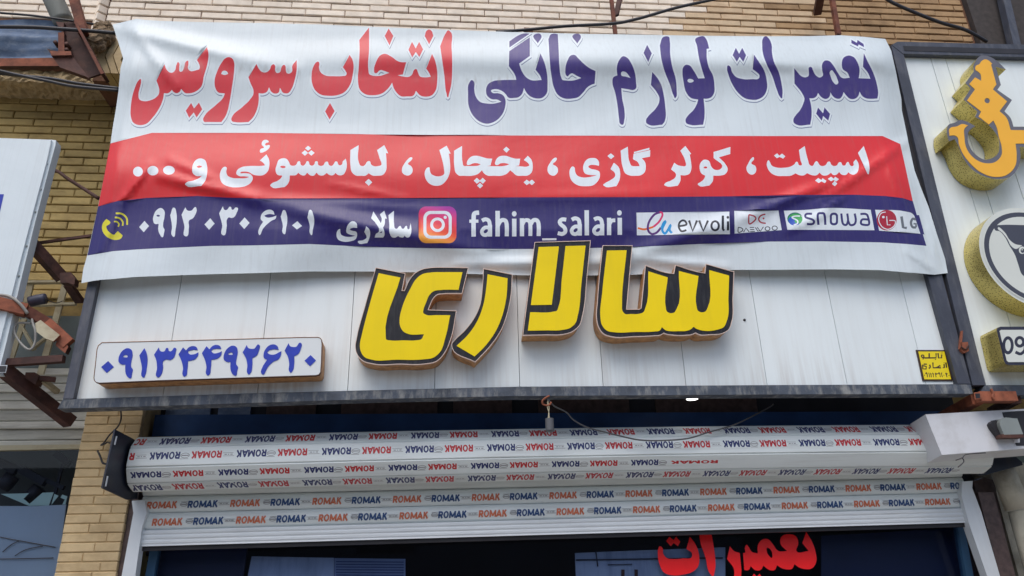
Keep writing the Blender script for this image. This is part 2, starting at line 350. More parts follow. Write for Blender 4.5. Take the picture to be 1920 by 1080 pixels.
WHITE_TXT += [pts(s, **B3) for s in (
 '315,-48c 318,150 335,183 370,187 390,170 415,135 440,133 455,170 480,187 540,187 565,180 550,100 522,8c 603,-48c 648,45c 622,42c 628,150 622,240 590,285 530,297 460,290 428,268c 395,295 340,297 280,293 235,250 222,180 222,8c',
 '427,332c 468,370c 428,410c 385,370c', '905,88 920,95 905,125 870,165 900,185 920,215 915,265 880,293 840,290 805,260 802,220 830,160 870,110',
 '1305,-42c 1350,48c 1330,48c 1343,150 1340,260 1300,350 1240,402 1180,410 1110,385 1065,320 1060,250 1090,205 1110,202 1115,230 1130,275 1170,298 1240,300 1275,280 1275,230 1250,100 1222,8c')]
WHITE_TXT += [pts(s, **B4) for s in (
 '38,-38c 45,150 55,185 90,187 180,187 220,183 248,168c 200,155 160,158 120,175 95,175 92,150 110,110 150,78 200,72 260,85 320,102 378,105c 358,182c 318,188c 420,190 500,188 540,180 570,168c 520,155 470,158 430,178 412,170 415,130 450,85 520,72 600,95 640,105 693,105c 680,182c 638,188c 700,192 780,190 795,180 785,160 732,120c 778,72c 820,120 833,190 820,260 780,293 720,297 650,293 610,260 580,235c 540,275 480,297 400,297 320,293 280,265 262,235c 220,275 150,297 60,297 0,293 -35,260 -48,200 -52,15c',
 '205,320c 238,350c 270,320c 305,352c 272,388c 240,360c 205,388c 170,352c', '240,375c 275,408c 240,440c 207,408c', '536,-30c 574,2c 538,38c 500,2c', '765,340c 795,362c 825,340c 858,372c 825,402c 795,382c 765,402c 730,372c',
 '1090,92 1105,100 1095,130 1060,170 1090,185 1115,215 1112,262 1075,295 1035,290 1002,250 1000,210 1030,150 1065,105',
 '1500,97 1550,105 1580,150 1578,185c 1530,176 1480,178 1458,193 1480,215 1540,230 1582,250 1590,290 1570,350 1520,400 1430,415 1330,400 1270,350 1248,290 1260,210 1280,192 1300,200 1310,250 1330,290 1390,315 1470,312 1555,292c 1480,288 1420,270 1400,220 1410,160 1450,110',
 '1745,150c 1800,200 1818,270 1810,340 1775,415c 1640,415 1625,400 1640,385 1710,345 1760,300 1760,275 1708,222c', '1712,45c 1752,78c 1715,110c 1672,75c')]
WHITE_TXT += [pts(s, **B5) for s in (
 '762,-30c 790,160 805,185 840,190 895,188c 880,150 820,110c 828,50c 1015,8c 1013,82c 920,100c 955,140 965,200 950,260 910,290 850,297 780,293 735,270 705,200 682,15c', '832,40c 1005,-18c 1005,4c 832,50c'.replace('832,50c', '832,46c').replace('832,40c', '832,30c'),
 '1410,-38c 1477,52c 1460,58c 1475,150 1478,220 1455,275 1400,293 1355,290c 1355,350 1325,410c 1190,412 1172,400 1180,385 1250,350 1300,310 1305,285 1250,225c 1285,150c 1320,175 1370,188 1410,188 1405,120 1353,15c')]
WHITE_TXT += [pts(s, **BR) for s in ('1512,60c 1638,22c 1637,75c 1552,100c 1600,150 1618,190 1600,225 1560,237 1510,237c 1505,280 1480,312c 1400,311 1392,300 1410,288 1440,262 1450,238c 1420,220 1408,190 1415,140 1440,118 1475,125 1495,170 1510,187 1560,190 1575,175 1512,105c',
 '1810,98 1816,108 1795,145 1825,165 1832,195 1820,222 1795,230 1770,215 1758,180 1775,140 1795,108')]
WHITE_TXT += [pts(s, **B6) for s in (
 '1012,-37c 1050,120 1075,180 1100,187 1125,150 1145,133 1165,150 1185,180 1220,188 1250,175 1275,140 1295,138 1310,170 1340,188 1375,180 1400,145 1420,145 1440,180 1465,182 1485,150 1500,140 1520,175 1545,190 1565,175 1560,150 1590,112c 1618,160 1618,220 1600,265 1560,285 1525,275 1505,258c 1480,285 1430,285 1400,255c 1370,285 1330,287 1310,262c 1270,290 1210,290 1180,262c 1150,290 1090,290 1040,268c 1010,290 950,290 910,270c 860,295 780,300 700,297 640,270 595,210 588,150 605,122 620,140 640,180 700,205 780,207 850,195 900,165 920,138 935,145 945,175 975,180 965,120 948,8c',
 '703,45c 728,70c 758,48c 795,78c 770,105c 730,85c 700,100c 668,70c', '1310,308c 1340,330c 1355,308c 1398,335c 1370,362c 1335,345c 1310,360c 1272,332c', '1350,355c 1380,385c 1352,415c 1318,390c', '1165,322c 1200,345c 1215,325c 1258,355c 1240,380c 1200,360c 1172,380c 1130,352c',
 '1677,-37c 1710,60 1735,150 1742,220 1735,280c 1720,278c 1612,40c')]
RED_IN = [pts('1133,195 1150,185 1180,185 1192,195 1175,205 1145,207', **B1), pts('752,195 770,185 800,188 815,198 795,210 765,207', **B2), pts('1437,176 1450,168 1465,176 1450,184', **BR)]
# phone number, name
WHITE_TXT += [pts(s, **B1) for s in (
 '545,805c 597,862c 537,933c 485,875c', '735,660 768,690 770,760 755,840 758,880 770,900 765,940 745,990 720,960 700,900 705,838c 660,838 642,800 650,740 680,685',
 '880,655 905,720 908,800 895,900 870,985 855,970 855,870 835,740c', '1005,652c 1025,685 1050,693 1080,685 1100,660 1120,648 1130,665 1115,740 1085,780 1052,795 1045,880 1015,980 998,975 995,870 962,735c',
 '1285,775c 1335,835c 1272,905c 1220,845c', '1428,640c 1440,675 1460,685 1480,675 1505,645 1520,650 1525,675 1545,680 1565,655 1590,655 1580,720 1550,765 1520,772 1495,765 1478,780 1470,870 1435,968 1418,960 1420,860 1385,720c', '1672,765c 1728,828c 1668,897c 1612,835c')]
WHITE_TXT += [pts(s, **B2) for s in ('640,678 675,695 688,735c 628,728 590,738 575,745 600,765 650,765 710,745c 700,780 660,800 620,830 560,890 515,962 507,945 525,870 560,815c 535,790 535,750 570,700 605,682',
 '800,682 825,730 832,800 820,880 795,955 780,940 782,860 757,755c', '945,808c 998,862c 940,902c 885,855c', '1095,680 1125,740 1135,820 1120,900 1100,965 1085,940 1085,860 1058,765c')]
WHITE_TXT += [pts(s, **B3) for s in ('250,808 290,830 298,885c 240,885 215,900 240,915 290,930 298,960 280,1010 220,1035 140,1038 80,1010 65,960 85,905 105,895 108,920 115,955 160,980 220,985 278,972c 220,960 178,935 178,890 200,840',
 '400,865c 435,900 445,950 435,1000 412,1055c 310,1052 305,1042 370,1020 405,990 400,970 378,930c', '455,775c 480,698c 520,760 565,830c 575,790 555,730c 603,690c 632,780c 612,778c 605,850 590,880c 605,930 600,980 590,992c 495,992c 510,950 540,930 545,905 500,820c',
 '712,690c 715,850 725,890 745,895 765,870 785,860 800,890 820,893 840,865 855,860 865,895 880,900 890,870 900,830c 908,900 900,960 880,990 850,990 832,970c 815,992 790,990 770,985 760,975c 730,992 690,990 665,950 660,850 650,740c')]
NAVY_IN = [pts('680,745 700,735 720,748 700,758', **B1), pts('545,940c 580,920c 575,942c', **B3)]
YEL = [pts('118,782c 162,828 145,848 118,862 125,900 160,940 210,958 222,942 245,920c 300,968c 285,1000 245,1018 170,1010 105,970 68,900 70,850 90,812', **B1)]
YEL += stroke('203,812 235,815 258,840 250,870', 16, **B1)+stroke('212,765 265,775 300,815 300,860', 18, **B1)+stroke('222,720 290,725 345,775 350,850', 20, **B1)
LAT = []
def sa(x, y):
    return stroke(f'{x+27},{y+20} {x+65},{y+4} {x+105},{y+22} {x+117},{y+80}', 44, **B4)+stroke(f'{x+117},{y+70} {x+117},{y+198}', 48, smooth=False, **B4)+stroke(f'{x+112},{y+98} {x+60},{y+98} {x+26},{y+138} {x+40},{y+175} {x+80},{y+178} {x+116},{y+145}', 42, **B4)
LAT += stroke('168,982 168,780 178,722 230,712', 50, **B4)+stroke('120,808 222,808', 36, smooth=False, **B4)+sa(235, 783)
LAT += stroke('438,692 438,980', 50, smooth=False, **B4)+stroke('440,860 475,802 525,802 541,860 541,978', 46, **B4)+stroke('625,780 625,980', 50, smooth=False, **B4)+[ell(625, 725, 27, 31, 12, **B4)]
LAT += stroke('712,775 712,978', 48, smooth=False, **B4)+stroke('714,850 742,802 788,802 806,850 806,975', 44, **B4)+stroke('806,850 838,800 880,800 900,850 900,975', 46, **B4)+stroke('940,1013 1100,1011', 22, smooth=False, **B4)
LAT += stroke('1210,792 1165,788 1137,812 1150,845 1190,880 1200,925 1165,952 1115,942', 44, **B4)+sa(1245, 772)+stroke('1440,685 1442,968', 50, smooth=False, **B4)+sa(1497, 770)
LAT += stroke('1692,770 1692,965', 48, smooth=False, **B4)+stroke('1694,850 1718,805 1762,798', 42, **B4)+stroke('1812,770 1813,962', 50, smooth=False, **B4)+[ell(1808, 715, 27, 31, 12, **B4)]
def rrect(x0, y0, x1, y1, r, n=6, **T):
    o = []
    for cx, cy, a in ((x1-r, y0+r, -90), (x1-r, y1-r, 0), (x0+r, y1-r, 90), (x0+r, y0+r, 180)):
        o += [(cx+r*math.cos(math.radians(a+90*i/n)), cy+r*math.sin(math.radians(a+90*i/n))) for i in range(n+1)]
    k, ox, oy = T.get('k', 1), T.get('ox', 0), T.get('oy', 0)
    return [(x/k+ox, y/k+oy) for x, y in o]
IG0 = rrect(990, 642, 1415, 1056, 85, **B3)
IG_OR = ell(1090, 1040, 230, 120, 24, **B3); IG_MAG = [pts('990,720 1060,642 1330,642 1415,720 1415,880c 1330,860 1250,780 1150,760 1060,780 990,800', **B3)]
def clipell(poly, lo, hi): return [(min(max(x, lo[0]), hi[0]), min(max(y, lo[1]), hi[1])) for x, y in poly]
bandr = dict()
OUT = [(152.5, 531), (156, 505), (164, 477), (172, 440), (184, 387), (196, 325), (207, 269), (212, 235), (217, 207), (222, 172), (226, 127), (231, 110), (222, 80), (211, 46), (232, 41), (256, 35), (270, 37), (300, 39), (360, 41), (480, 43), (600, 46), (720, 51), (840, 56), (960, 60), (1080, 63), (1200, 65), (1320, 67), (1440, 68), (1520, 67.5), (1577, 66), (1620, 69), (1660, 73), (1671, 95), (1681, 140), (1690, 185), (1691, 207), (1700, 250), (1704, 270), (1715, 320), (1728, 355), (1742, 390), (1757, 440), (1772, 485), (1777, 512), (1752, 515), (1740, 514), (1702, 511), (1652, 506.5), (1565, 505), (1500, 505.5), (1440, 506), (1377, 506), (1310, 509), (1250, 512), (1190, 515), (1100, 516.5), (1000, 516.5), (900, 514), (800, 511), (695, 509), (580, 509), (480, 512), (400, 514), (337, 516), (300, 517.5), (250, 519.5), (212, 523), (175, 526.5)]
REDB = [(207, 269), (246, 259), (285, 249), (480, 249), (700, 252), (960, 254), (1200, 254.5), (1440, 255), (1655, 255), (1688, 270), (1698, 315), (1711.7, 378), (1693, 372), (1660, 368), (1600, 365.5), (1500, 366), (1370, 368.5), (1200, 370), (960, 370.5), (700, 372), (480, 372.5), (425, 371), (370, 368), (275, 371.5), (220, 377.5), (184, 388)]
NAVB = [(184, 387), (220, 377), (275, 371), (370, 367.5), (425, 370.5), (480, 372), (700, 371.5), (960, 370), (1200, 369.5), (1370, 368), (1500, 365.5), (1600, 365), (1660, 367.5), (1693, 371.5), (1711.7, 377.5), (1719, 403), (1728, 432), (1737, 461), (1700, 457.5), (1652, 454.5), (1540, 452.5), (1440, 453), (1310, 457.5), (1225, 461.5), (1135, 464.5), (1050, 466.5), (960, 467), (850, 466), (730, 464), (650, 461), (580, 457.5), (480, 460), (400, 461), (312, 465), (260, 467.5), (212, 471), (164, 479)]
CARDS = [pts('860,712c 1905,700c 1912,955c 865,967c', **B5), pts('220,692c 718,688c 755,908c 225,948c', **B6), pts('778,690c 1010,682 1270,660 1755,680c 1798,910c 1300,906 818,905c', **B6), pts('1085,680c 1430,700 1500,720 1525,745c 1595,950c 1130,915c', **B7)]
L = [(0, [OUT])]
ti = RED_TITLE+NAVY_TITLE
def thin(p, st=1.6):
    o = [p[0]]
    for q in p[1:]:
        if abs(q[0]-o[-1][0])+abs(q[1]-o[-1][1]) > st: o.append(q)
    return o
clipb = lambda p: [q for q in p]
L += [(6, [thin(grow(p, 3.0, .4, 2.6)) for p in ti]), (7, [thin(grow(p, 3.2, 0, .6)) for p in ti])]
L += [(4, [p for p in RED_TITLE]), (5, [p for p in NAVY_TITLE]), (7, RED_HOLES+NAVY_HOLES)]
L += [(1, [REDB]), (2, [NAVB])]
L += [(7, WHITE_TXT), (1, RED_IN), (2, NAVY_IN), (8, YEL), (7, LAT)]
L += [(20, [IG0])]
ring = rrect(1043, 693, 1362, 1005, 80, **B3); ringi = rrect(1077, 727, 1328, 971, 55, **B3)
L += [(7, [ring]), (20, [ringi]), (7, [ell(1202, 848, 82, 82, 24, **B3)]), (20, [ell(1202, 848, 50, 50, 20, **B3)]), (7, [ell(1288, 765, 18, 18, 12, **B3)])]
L += [(7, CARDS)]
L += [(10, stroke('875,885 950,900 1050,872', 22, **B5)), (11, stroke('1050,872 1110,820 1150,750 1148,715 1120,708', 22, **B5)), (17, stroke('1122,710 1060,735 1000,820 990,905 1030,952 1090,935 1135,880', 24, **B5)), (12, stroke('1140,890 1165,830 1188,812 1150,900 1180,948 1215,905 1245,850 1232,905 1258,942', 26, **B5))]
L += [(9, stroke('1340,865 1420,848 1408,808 1375,800 1342,830 1338,880 1368,922 1422,908', 22, **B5)+stroke('1452,800 1492,918 1542,800', 26, smooth=False, **B5)+stroke('1565,800 1612,918 1665,800', 26, smooth=False, **B5)+stroke('1832,745 1832,895 1845,915', 25, smooth=False, **B5)+stroke('1890,810 1890,912', 25, smooth=False, **B5)+[ell(1888, 765, 15, 16, 10, **B5), ell(1745, 860, 54, 62, 18, **B5)]), (7, [ell(1745, 860, 30, 40, 14, **B5)])]
L += [(14, stroke('385,735 385,832 415,830 462,785 445,752 385,735', 15, **B6)+stroke('570,730 520,745 495,785 520,822 575,832', 15, **B6)+[ell(550, 778, 11, 11, 8, **B6)])]
L += [(9, stroke('265,878 265,932 300,925 318,905 300,884 265,878', 10, **B6)+stroke('325,932 352,885 390,930', 10, smooth=False, **B6)+stroke('395,880 445,878', 9, **B6)+stroke('398,903 445,901', 9, **B6)+stroke('400,927 452,923', 9, **B6)+stroke('458,878 485,920 505,915', 9, smooth=False, **B6)+stroke('478,876 515,922 548,872', 10, smooth=False, **B6)+[ell(595, 893, 32, 27, 16, **B6), ell(675, 886, 34, 28, 16, **B6)]), (7, [ell(595, 893, 22, 18, 14, **B6), ell(675, 886, 24, 19, 14, **B6)])]
L += [(18, [ell(905, 782, 88, 72, 24, **B6)]), (7, [ell(915, 792, 84, 66, 24, **B6)]), (13, [ell(908, 786, 80, 64, 24, **B6)]), (16, [pts('830,790 850,760 900,790 900,820 950,835 900,855 850,840', **B6)]), (7, stroke('960,750 900,752 870,768 930,800 930,835 890,850', 16, **B6))]
L += [(2, stroke('1095,725 1030,728 1025,765 1100,790 1118,820 1095,842 1038,840', 24, **B6)+stroke('1168,850 1160,735 1200,718 1235,735 1245,850', 25, **B6)+[rrect(1295, 712, 1388, 855, 40, **B6)]+stroke('1425,722 1440,830 1480,850 1500,800 1492,722', 24, **B6)+stroke('1500,800 1525,850 1572,842 1588,795 1575,722', 24, **B6)+stroke('1640,728 1700,728 1725,760 1735,845 1660,845 1645,818 1665,788 1725,790', 24, **B6)), (7, [rrect(1319, 737, 1364, 830, 18, **B6)])]
L += [(14, [ell(1215, 797, 112, 116, 28, **B7)]), (7, stroke('1215,752 1222,850 1258,850', 10, smooth=False, **B7)+stroke('1205,705 1150,722 1125,790 1160,868 1230,900 1298,862 1310,805 1245,800', 10, **B7)+[ell(1178, 762, 16, 14, 10, **B7)])]
L += [(15, stroke('1382,755 1400,878 1442,885', 30, smooth=False, **B7)+stroke('1542,790 1508,782 1488,825 1505,874 1545,878', 26, **B7)+stroke('1518,838 1545,838 1546,878', 20, smooth=False, **B7))]
L += [(2, [pts('1545,740c 1600,948c 1640,960c 1580,740c', **B7)])]
# ---- cloth shape: pushes towards the street (m), function of photo pixel used as sheet coordinates
def seg_ridge(X, Y, a, b, wd, amp, pw=2):
    ax, ay = a; bx, by = b; dx, dy = bx-ax, by-ay; L2 = dx*dx+dy*dy
    t = np.clip(((X-ax)*dx+(Y-ay)*dy)/L2, -.0, 1.0); D = np.hypot(X-ax-t*dx, Y-ay-t*dy)
    return amp*np.exp(-(D/wd)**pw)*(.35+.65*np.sin(np.pi*np.clip(t, .05, .95)))
FOLDS = [((215, 50), (430, 100), 16, .012), ((240, 45), (330, 160), 14, .010), ((225, 60), (560, 130), 22, .012), ((300, 330), (480, 372), 14, .016), ((470, 372), (900, 472), 22, .022), ((320, 300), (420, 345), 12, .008),
         ((1180, 480), (1420, 400), 22, .020), ((1400, 405), (1560, 340), 14, .016), ((1530, 385), (1720, 250), 12, .010), ((1545, 392), (1580, 372), 8, .010), ((1480, 430), (1560, 395), 12, .010),
         ((225, 380), (280, 310), 10, .010), ((190, 470), (235, 370), 10, .009), ((1660, 300), (1725, 450), 9, .012), ((1740, 430), (1760, 515), 9, .010), ((1700, 470), (1760, 512), 8, .008), ((1600, 75), (1665, 130), 16, .008), ((1380, 110), (1560, 130), 14, .006), ((540, 375), (820, 395), 12, .005), ((950, 372), (1290, 362), 16, .006), ((620, 345), (760, 372), 10, .005),
         ((860, 495), (1180, 490), 14, .018), ((1200, 485), (1360, 500), 12, .014)]
def sheet(X, Y):
    X = np.asarray(X, float); Y = np.asarray(Y, float)
    y = -.078-.0*X
    u = np.clip((X-260)/1400, 0, 1); v = np.clip((Y-60)/450, 0, 1)
    # horizontal swags: tight top hem, belly near the title, then slack at the bottom
    y = y-.016*np.sin(np.pi*np.clip((Y-66)/80, 0, 1))**2*(.5+.5*np.clip((X-450)/300, 0, 1))
    y = y-.024*np.exp(-((Y-128-8*np.sin(X/260.))/34.)**2)*(.6+.4*np.sin(X/190.+1))
    y = y+.011*np.exp(-((Y-235-10*np.sin(X/310.+2))/60.)**2)
    y = y-.016*np.exp(-((Y-335+14*np.sin(X/240.))/45.)**2)*(.75+.25*np.sin(X/140.))
    # bottom hem tucked in against the letters in the middle
    y = y+.044*np.clip((Y-430)/80, 0, 1)*np.exp(-((X-1000)/520.)**4)
    # wraps round the frame at both ends
    y = y+.036*np.clip((262-.16*(Y-40)-X)/36., 0, 1)**1.1+.036*np.clip((X-1655-.22*(Y-255)*(Y > 255))/45., 0, 1)**1.2
    for a, b, wd, amp in FOLDS: y = y-seg_ridge(X, Y, a, b, wd*.8, amp*1.15)
    y = np.minimum(y, -.035)
    rs = np.random.RandomState(3)
    for i in range(26):
        kx, ky, ph = rs.uniform(-.03, .03), rs.uniform(-.05, .05), rs.uniform(0, 6.28); y = y+.0009*np.sin(kx*X+ky*Y+ph)
    return y
def on_sheet(X, Y):
    s = sheet(X, Y); return [P(a, b, float(c)) for a, b, c in zip(X, Y, s)]
def make_banner():
    o = np.array(OUT); x0, y0 = o.min(0); x1, y1 = o.max(0)
    gx, gy = np.meshgrid(np.arange(x0, x1, 9.), np.arange(y0, y1, 7.)); gx = gx.ravel(); gy = gy.ravel()
    gx = gx+np.random.RandomState(1).uniform(-1, 1, len(gx)); gy = gy+np.random.RandomState(2).uniform(-1, 1, len(gy))
    ins = winding(OUT, gx, gy)
    L[1] = (6, [p for p in L[1][1]])
    v, t, lab = cdt(L, [(a, b) for a, b in zip(gx[ins], gy[ins])])
    cc = v[t].mean(1); ok = winding(OUT, cc[:, 0], cc[:, 1]); t = t[ok]; lab = lab[ok]
    W = on_sheet(v[:, 0], v[:, 1]); e = 3.0
    Xp = on_sheet(v[:, 0]+e, v[:, 1]); Yp = on_sheet(v[:, 0], v[:, 1]+e); Xm = on_sheet(v[:, 0]-e, v[:, 1]); Ym = on_sheet(v[:, 0], v[:, 1]-e)
    N = [((a-c).cross(d_-b)).normalized() for a, b, c, d_ in zip(Xp, Yp, Xm, Ym)]
    N = [n if n.y < 0 else -n for n in N]
    F = [(a, b, c) if (W[b]-W[a]).cross(W[c]-W[a]).y < 0 else (a, c, b) for a, b, c in t]
    def icon_grad():
        m = vinyl('vinyl_icon_gradient', (226, 50, 70)); n, l = m.node_tree.nodes, m.node_tree.links; b = n['Principled BSDF']
        a, c = P(785, 455, -.07), P(856, 388, -.07)
        geo = n.new('ShaderNodeNewGeometry'); sx_ = n.new('ShaderNodeSeparateXYZ'); l.new(geo.outputs['Position'], sx_.inputs[0])
        rz = n.new('ShaderNodeMapRange'); rz.inputs[1].default_value = a.z; rz.inputs[2].default_value = c.z; l.new(sx_.outputs['Z'], rz.inputs[0])
        rx = n.new('ShaderNodeMapRange'); rx.inputs[1].default_value = a.x; rx.inputs[2].default_value = c.x; rx.inputs[3].default_value = -.12; rx.inputs[4].default_value = .12; l.new(sx_.outputs['X'], rx.inputs[0])
        ad = n.new('ShaderNodeMath'); l.new(rz.outputs[0], ad.inputs[0]); l.new(rx.outputs[0], ad.inputs[1])
        cr = n.new('ShaderNodeValToRGB'); e = cr.color_ramp.elements
        e[0].position = 0; e[0].color = (*lin((250, 170, 70)), 1); e[1].position = 1; e[1].color = (*lin((170, 50, 160)), 1)
        for p_, cc_ in ((.25, (240, 90, 50)), (.5, (228, 44, 70)), (.75, (216, 44, 120))):
            q_ = e.new(p_); q_.color = (*lin(cc_), 1)
        l.new(ad.outputs[0], cr.inputs[0]); l.new(cr.outputs[0], b.inputs['Base Color']); return m
    V_IGRED = icon_grad()
    mats = [V_WHITE, V_RED, V_NAVY, V_WHITE, V_LRED, V_LNAVY, V_SHADE, V_PURE, V_YEL, V_DARK, V_ORANGE, V_PINK, V_BLUE, V_GREEN, V_LG, V_GREY, V_SBLUE, V_PURPLE, V_TEAL, V_IGOR, V_IGRED, V_IGMAG]
    ob = mesh_obj('vinyl_banner', W, F, mats, None, [int(i) for i in lab], smooth=True)
    ob.data.normals_split_custom_set_from_vertices([tuple(n) for n in N])
    tag(ob, 'long printed vinyl banner in white, red and navy over the white sign', 'banner')
    print('banner', len(W), len(F))
make_banner()
# ------------------------------------------------------------------ more materials
PANEL = M('composite_panel_white', lin((229, 237, 238)), rough=.45, var=.03, scale=2, rnd=.02, dirt=lin((150, 132, 112)), dirt_amt=.13, dirt_scale=(16, 16, 1.1))
def bottom_grime(m, z0, z1, col, amt):
    n, l = m.node_tree.nodes, m.node_tree.links; b = n['Principled BSDF']
    geo = n.new('ShaderNodeNewGeometry'); sx_ = n.new('ShaderNodeSeparateXYZ'); l.new(geo.outputs['Position'], sx_.inputs[0])
    mr = n.new('ShaderNodeMapRange'); mr.inputs[1].default_value = z0; mr.inputs[2].default_value = z1; mr.inputs[3].default_value = 0; mr.inputs[4].default_value = 1; l.new(sx_.outputs['Z'], mr.inputs[0])
    v = n.new('ShaderNodeVectorMath'); v.operation = 'MULTIPLY'; v.inputs[1].default_value = (48, 48, 2.2); l.new(geo.outputs['Position'], v.inputs[0])
    no = n.new('ShaderNodeTexNoise'); no.inputs['Scale'].default_value = 1; no.inputs['Detail'].default_value = 6; l.new(v.outputs[0], no.inputs['Vector'])
    v3 = n.new('ShaderNodeTexNoise'); v3.inputs['Scale'].default_value = 1.7; l.new(geo.outputs['Position'], v3.inputs['Vector'])
    m3 = n.new('ShaderNodeMapRange'); m3.inputs[1].default_value = .42; m3.inputs[2].default_value = .62; m3.inputs[3].default_value = .25; l.new(v3.outputs['Fac'], m3.inputs[0])
    m2 = n.new('ShaderNodeMapRange'); m2.inputs[1].default_value = .42; m2.inputs[2].default_value = .8; m2.inputs[4].default_value = amt; l.new(no.outputs['Fac'], m2.inputs[0])
    f = n.new('ShaderNodeMath'); f.operation = 'MULTIPLY'; l.new(mr.outputs[0], f.inputs[0]); l.new(m2.outputs[0], f.inputs[1])
    f2 = n.new('ShaderNodeMath'); f2.operation = 'MULTIPLY'; l.new(f.outputs[0], f2.inputs[0]); l.new(m3.outputs[0], f2.inputs[1])
    mx = n.new('ShaderNodeMix'); mx.data_type = 'RGBA'; l.new(f2.outputs[0], mx.inputs['Factor'])
    l.new(b.inputs['Base Color'].links[0].from_socket, mx.inputs['A']); mx.inputs['B'].default_value = (*col, 1); l.new(mx.outputs['Result'], b.inputs['Base Color'])
bottom_grime(PANEL, 2.72, 2.46, lin((140, 112, 88)), .5)
FRAME = M('painted_steel_grey', lin((66, 70, 82)), rough=.5, var=.2, scale=9, dirt=lin((140, 140, 140)), dirt_amt=.3, dirt_scale=(30, 30, 6), bump=.3, bscale=50)
FRAME_D = M('dusty_steel_ledge', lin((72, 80, 92)), rough=.65, var=.3, scale=14, dirt=lin((168, 168, 162)), dirt_amt=.75, dirt_scale=(26, 26, 9), bump=.4, bscale=70)
DARKSTEEL = M('dark_steel', lin((38, 36, 40)), rough=.5, var=.3, scale=10)
FACE_BLACK = M('letter_face_black', lin((30, 29, 34)), rough=.35, spec=.3, var=.15, scale=12, dirt=lin((130, 130, 130)), dirt_amt=.14, dirt_scale=(70, 30, 12))
FACE_YELLOW = M('letter_face_yellow', lin((244, 214, 10)), rough=.32, spec=.22, var=.05, scale=4, dirt=lin((180, 160, 60)), dirt_amt=.08, dirt_scale=(30, 30, 2))
SIDE_RUST = M('letter_side_bronze', lin((192, 142, 92)), rough=.55, metal=.0, var=.25, scale=30, dirt=lin((110, 60, 30)), dirt_amt=.7, dirt_scale=(40, 40, 30), bump=.3, bscale=120)
RIM = M('letter_edge_trim', lin((226, 200, 186)), rough=.4, var=.1)
PHONE_W = M('acrylic_white', lin((220, 224, 224)), rough=.3, var=.02)
PHONE_B = M('acrylic_blue', lin((26, 52, 172)), rough=.3, var=.12, scale=25)
STK_Y = M('sticker_yellow', lin((236, 212, 20)), rough=.4, var=.04); STK_D = M('sticker_brown', lin((62, 40, 24)), rough=.4, var=.1)
def brickmat(n, c, d, amt, rnd=.09): return M(n, lin(c), rough=.85, var=.10, scale=14, bump=.5, bscale=45, rnd=rnd, dirt=lin(d), dirt_amt=amt, dirt_scale=(5, 5, 8))
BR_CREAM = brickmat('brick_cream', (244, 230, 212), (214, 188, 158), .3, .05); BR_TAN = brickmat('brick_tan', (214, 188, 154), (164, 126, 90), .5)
BR_BROWN = brickmat('brick_shaded_brown', (172, 140, 102), (96, 68, 44), .6); BR_YEL = brickmat('brick_yellow', (186, 162, 106), (116, 92, 54), .65, .13)
BR_PIL = brickmat('brick_pillar_yellow', (208, 184, 142), (146, 118, 80), .6, .06); MORTAR_P = M('mortar_pillar', lin((186, 160, 116)), rough=.95, var=.2, scale=20)
MORTAR = M('mortar_brown', lin((112, 78, 58)), rough=.95, var=.25, scale=20, bump=.6)
MORTAR_Y = M('mortar_yellow', lin((140, 118, 72)), rough=.95, var=.3, scale=20, bump=.6)  # plain yellowish mortar colour for the wall behind the yellow bricks
RUST = M('rusty_steel', lin((104, 56, 40)), rough=.8, var=.4, scale=18, dirt=lin((150, 98, 70)), dirt_amt=.6, dirt_scale=(20, 20, 20), bump=.5)
RUST_D = M('dark_rusty_steel', lin((70, 42, 36)), rough=.75, var=.35, scale=16, dirt=lin((120, 78, 62)), dirt_amt=.5, dirt_scale=(18, 18, 18), bump=.4)
RUST_O = M('primer_orange_steel', lin((146, 84, 60)), rough=.8, var=.35, scale=18, dirt=lin((92, 54, 42)), dirt_amt=.85, dirt_scale=(16, 16, 16), bump=.4)
CABLE = M('black_cable', lin((46, 46, 52)), rough=.45, var=.2); CABLE_D = M('dull_wire', lin((84, 84, 86)), rough=.6); CABLE_G = M('grey_cable', lin((150, 148, 142)), rough=.5, var=.2)
SLAT = M('shutter_aluminium_white', lin((224, 231, 230)), rough=.32, var=.03, scale=4, dirt=lin((150, 146, 138)), dirt_amt=.3, dirt_scale=(3, 3, 60))
SLAT_P = M('shutter_bottom_bar', lin((216, 222, 226)), rough=.35, var=.03, dirt=lin((150, 150, 150)), dirt_amt=.3, dirt_scale=(3, 3, 80))
T_RED = M('film_print_red', lin((190, 36, 44)), rough=.4, var=.1, scale=40); T_NAVY = M('film_print_navy', lin((34, 46, 104)), rough=.4, var=.15, scale=40)
T_OR = M('film_print_faded_orange', lin((200, 110, 78)), rough=.4, var=.18, scale=40); T_BLUE = M('film_print_blue', lin((38, 72, 120)), rough=.4, var=.15, scale=40); T_GREY = M('film_print_grey', lin((128, 122, 126)), rough=.4, var=.1)
NAVYSTEEL = M('navy_painted_steel', lin((46, 84, 140)), rough=.5, var=.3, scale=6)
BLACKPLATE = M('black_painted_plate', lin((26, 32, 48)), rough=.45, var=.2, dirt=lin((70, 60, 50)), dirt_amt=.4)
COVER = M('motor_cover_white', lin((214, 216, 220)), rough=.4, var=.04, scale=5, dirt=lin((130, 120, 100)), dirt_amt=.5, dirt_scale=(3.2, 3.2, 3.2))
MOTOR = M('motor_grey_metal', lin((150, 156, 152)), rough=.4, metal=.3, var=.1)
RAIL = M('guide_rail_white', lin((208, 214, 218)), rough=.4, var=.06, dirt=lin((150, 140, 120)), dirt_amt=.3)
GRANITE = M('brown_granite', lin((82, 66, 62)), rough=.5, var=.35, scale=40)
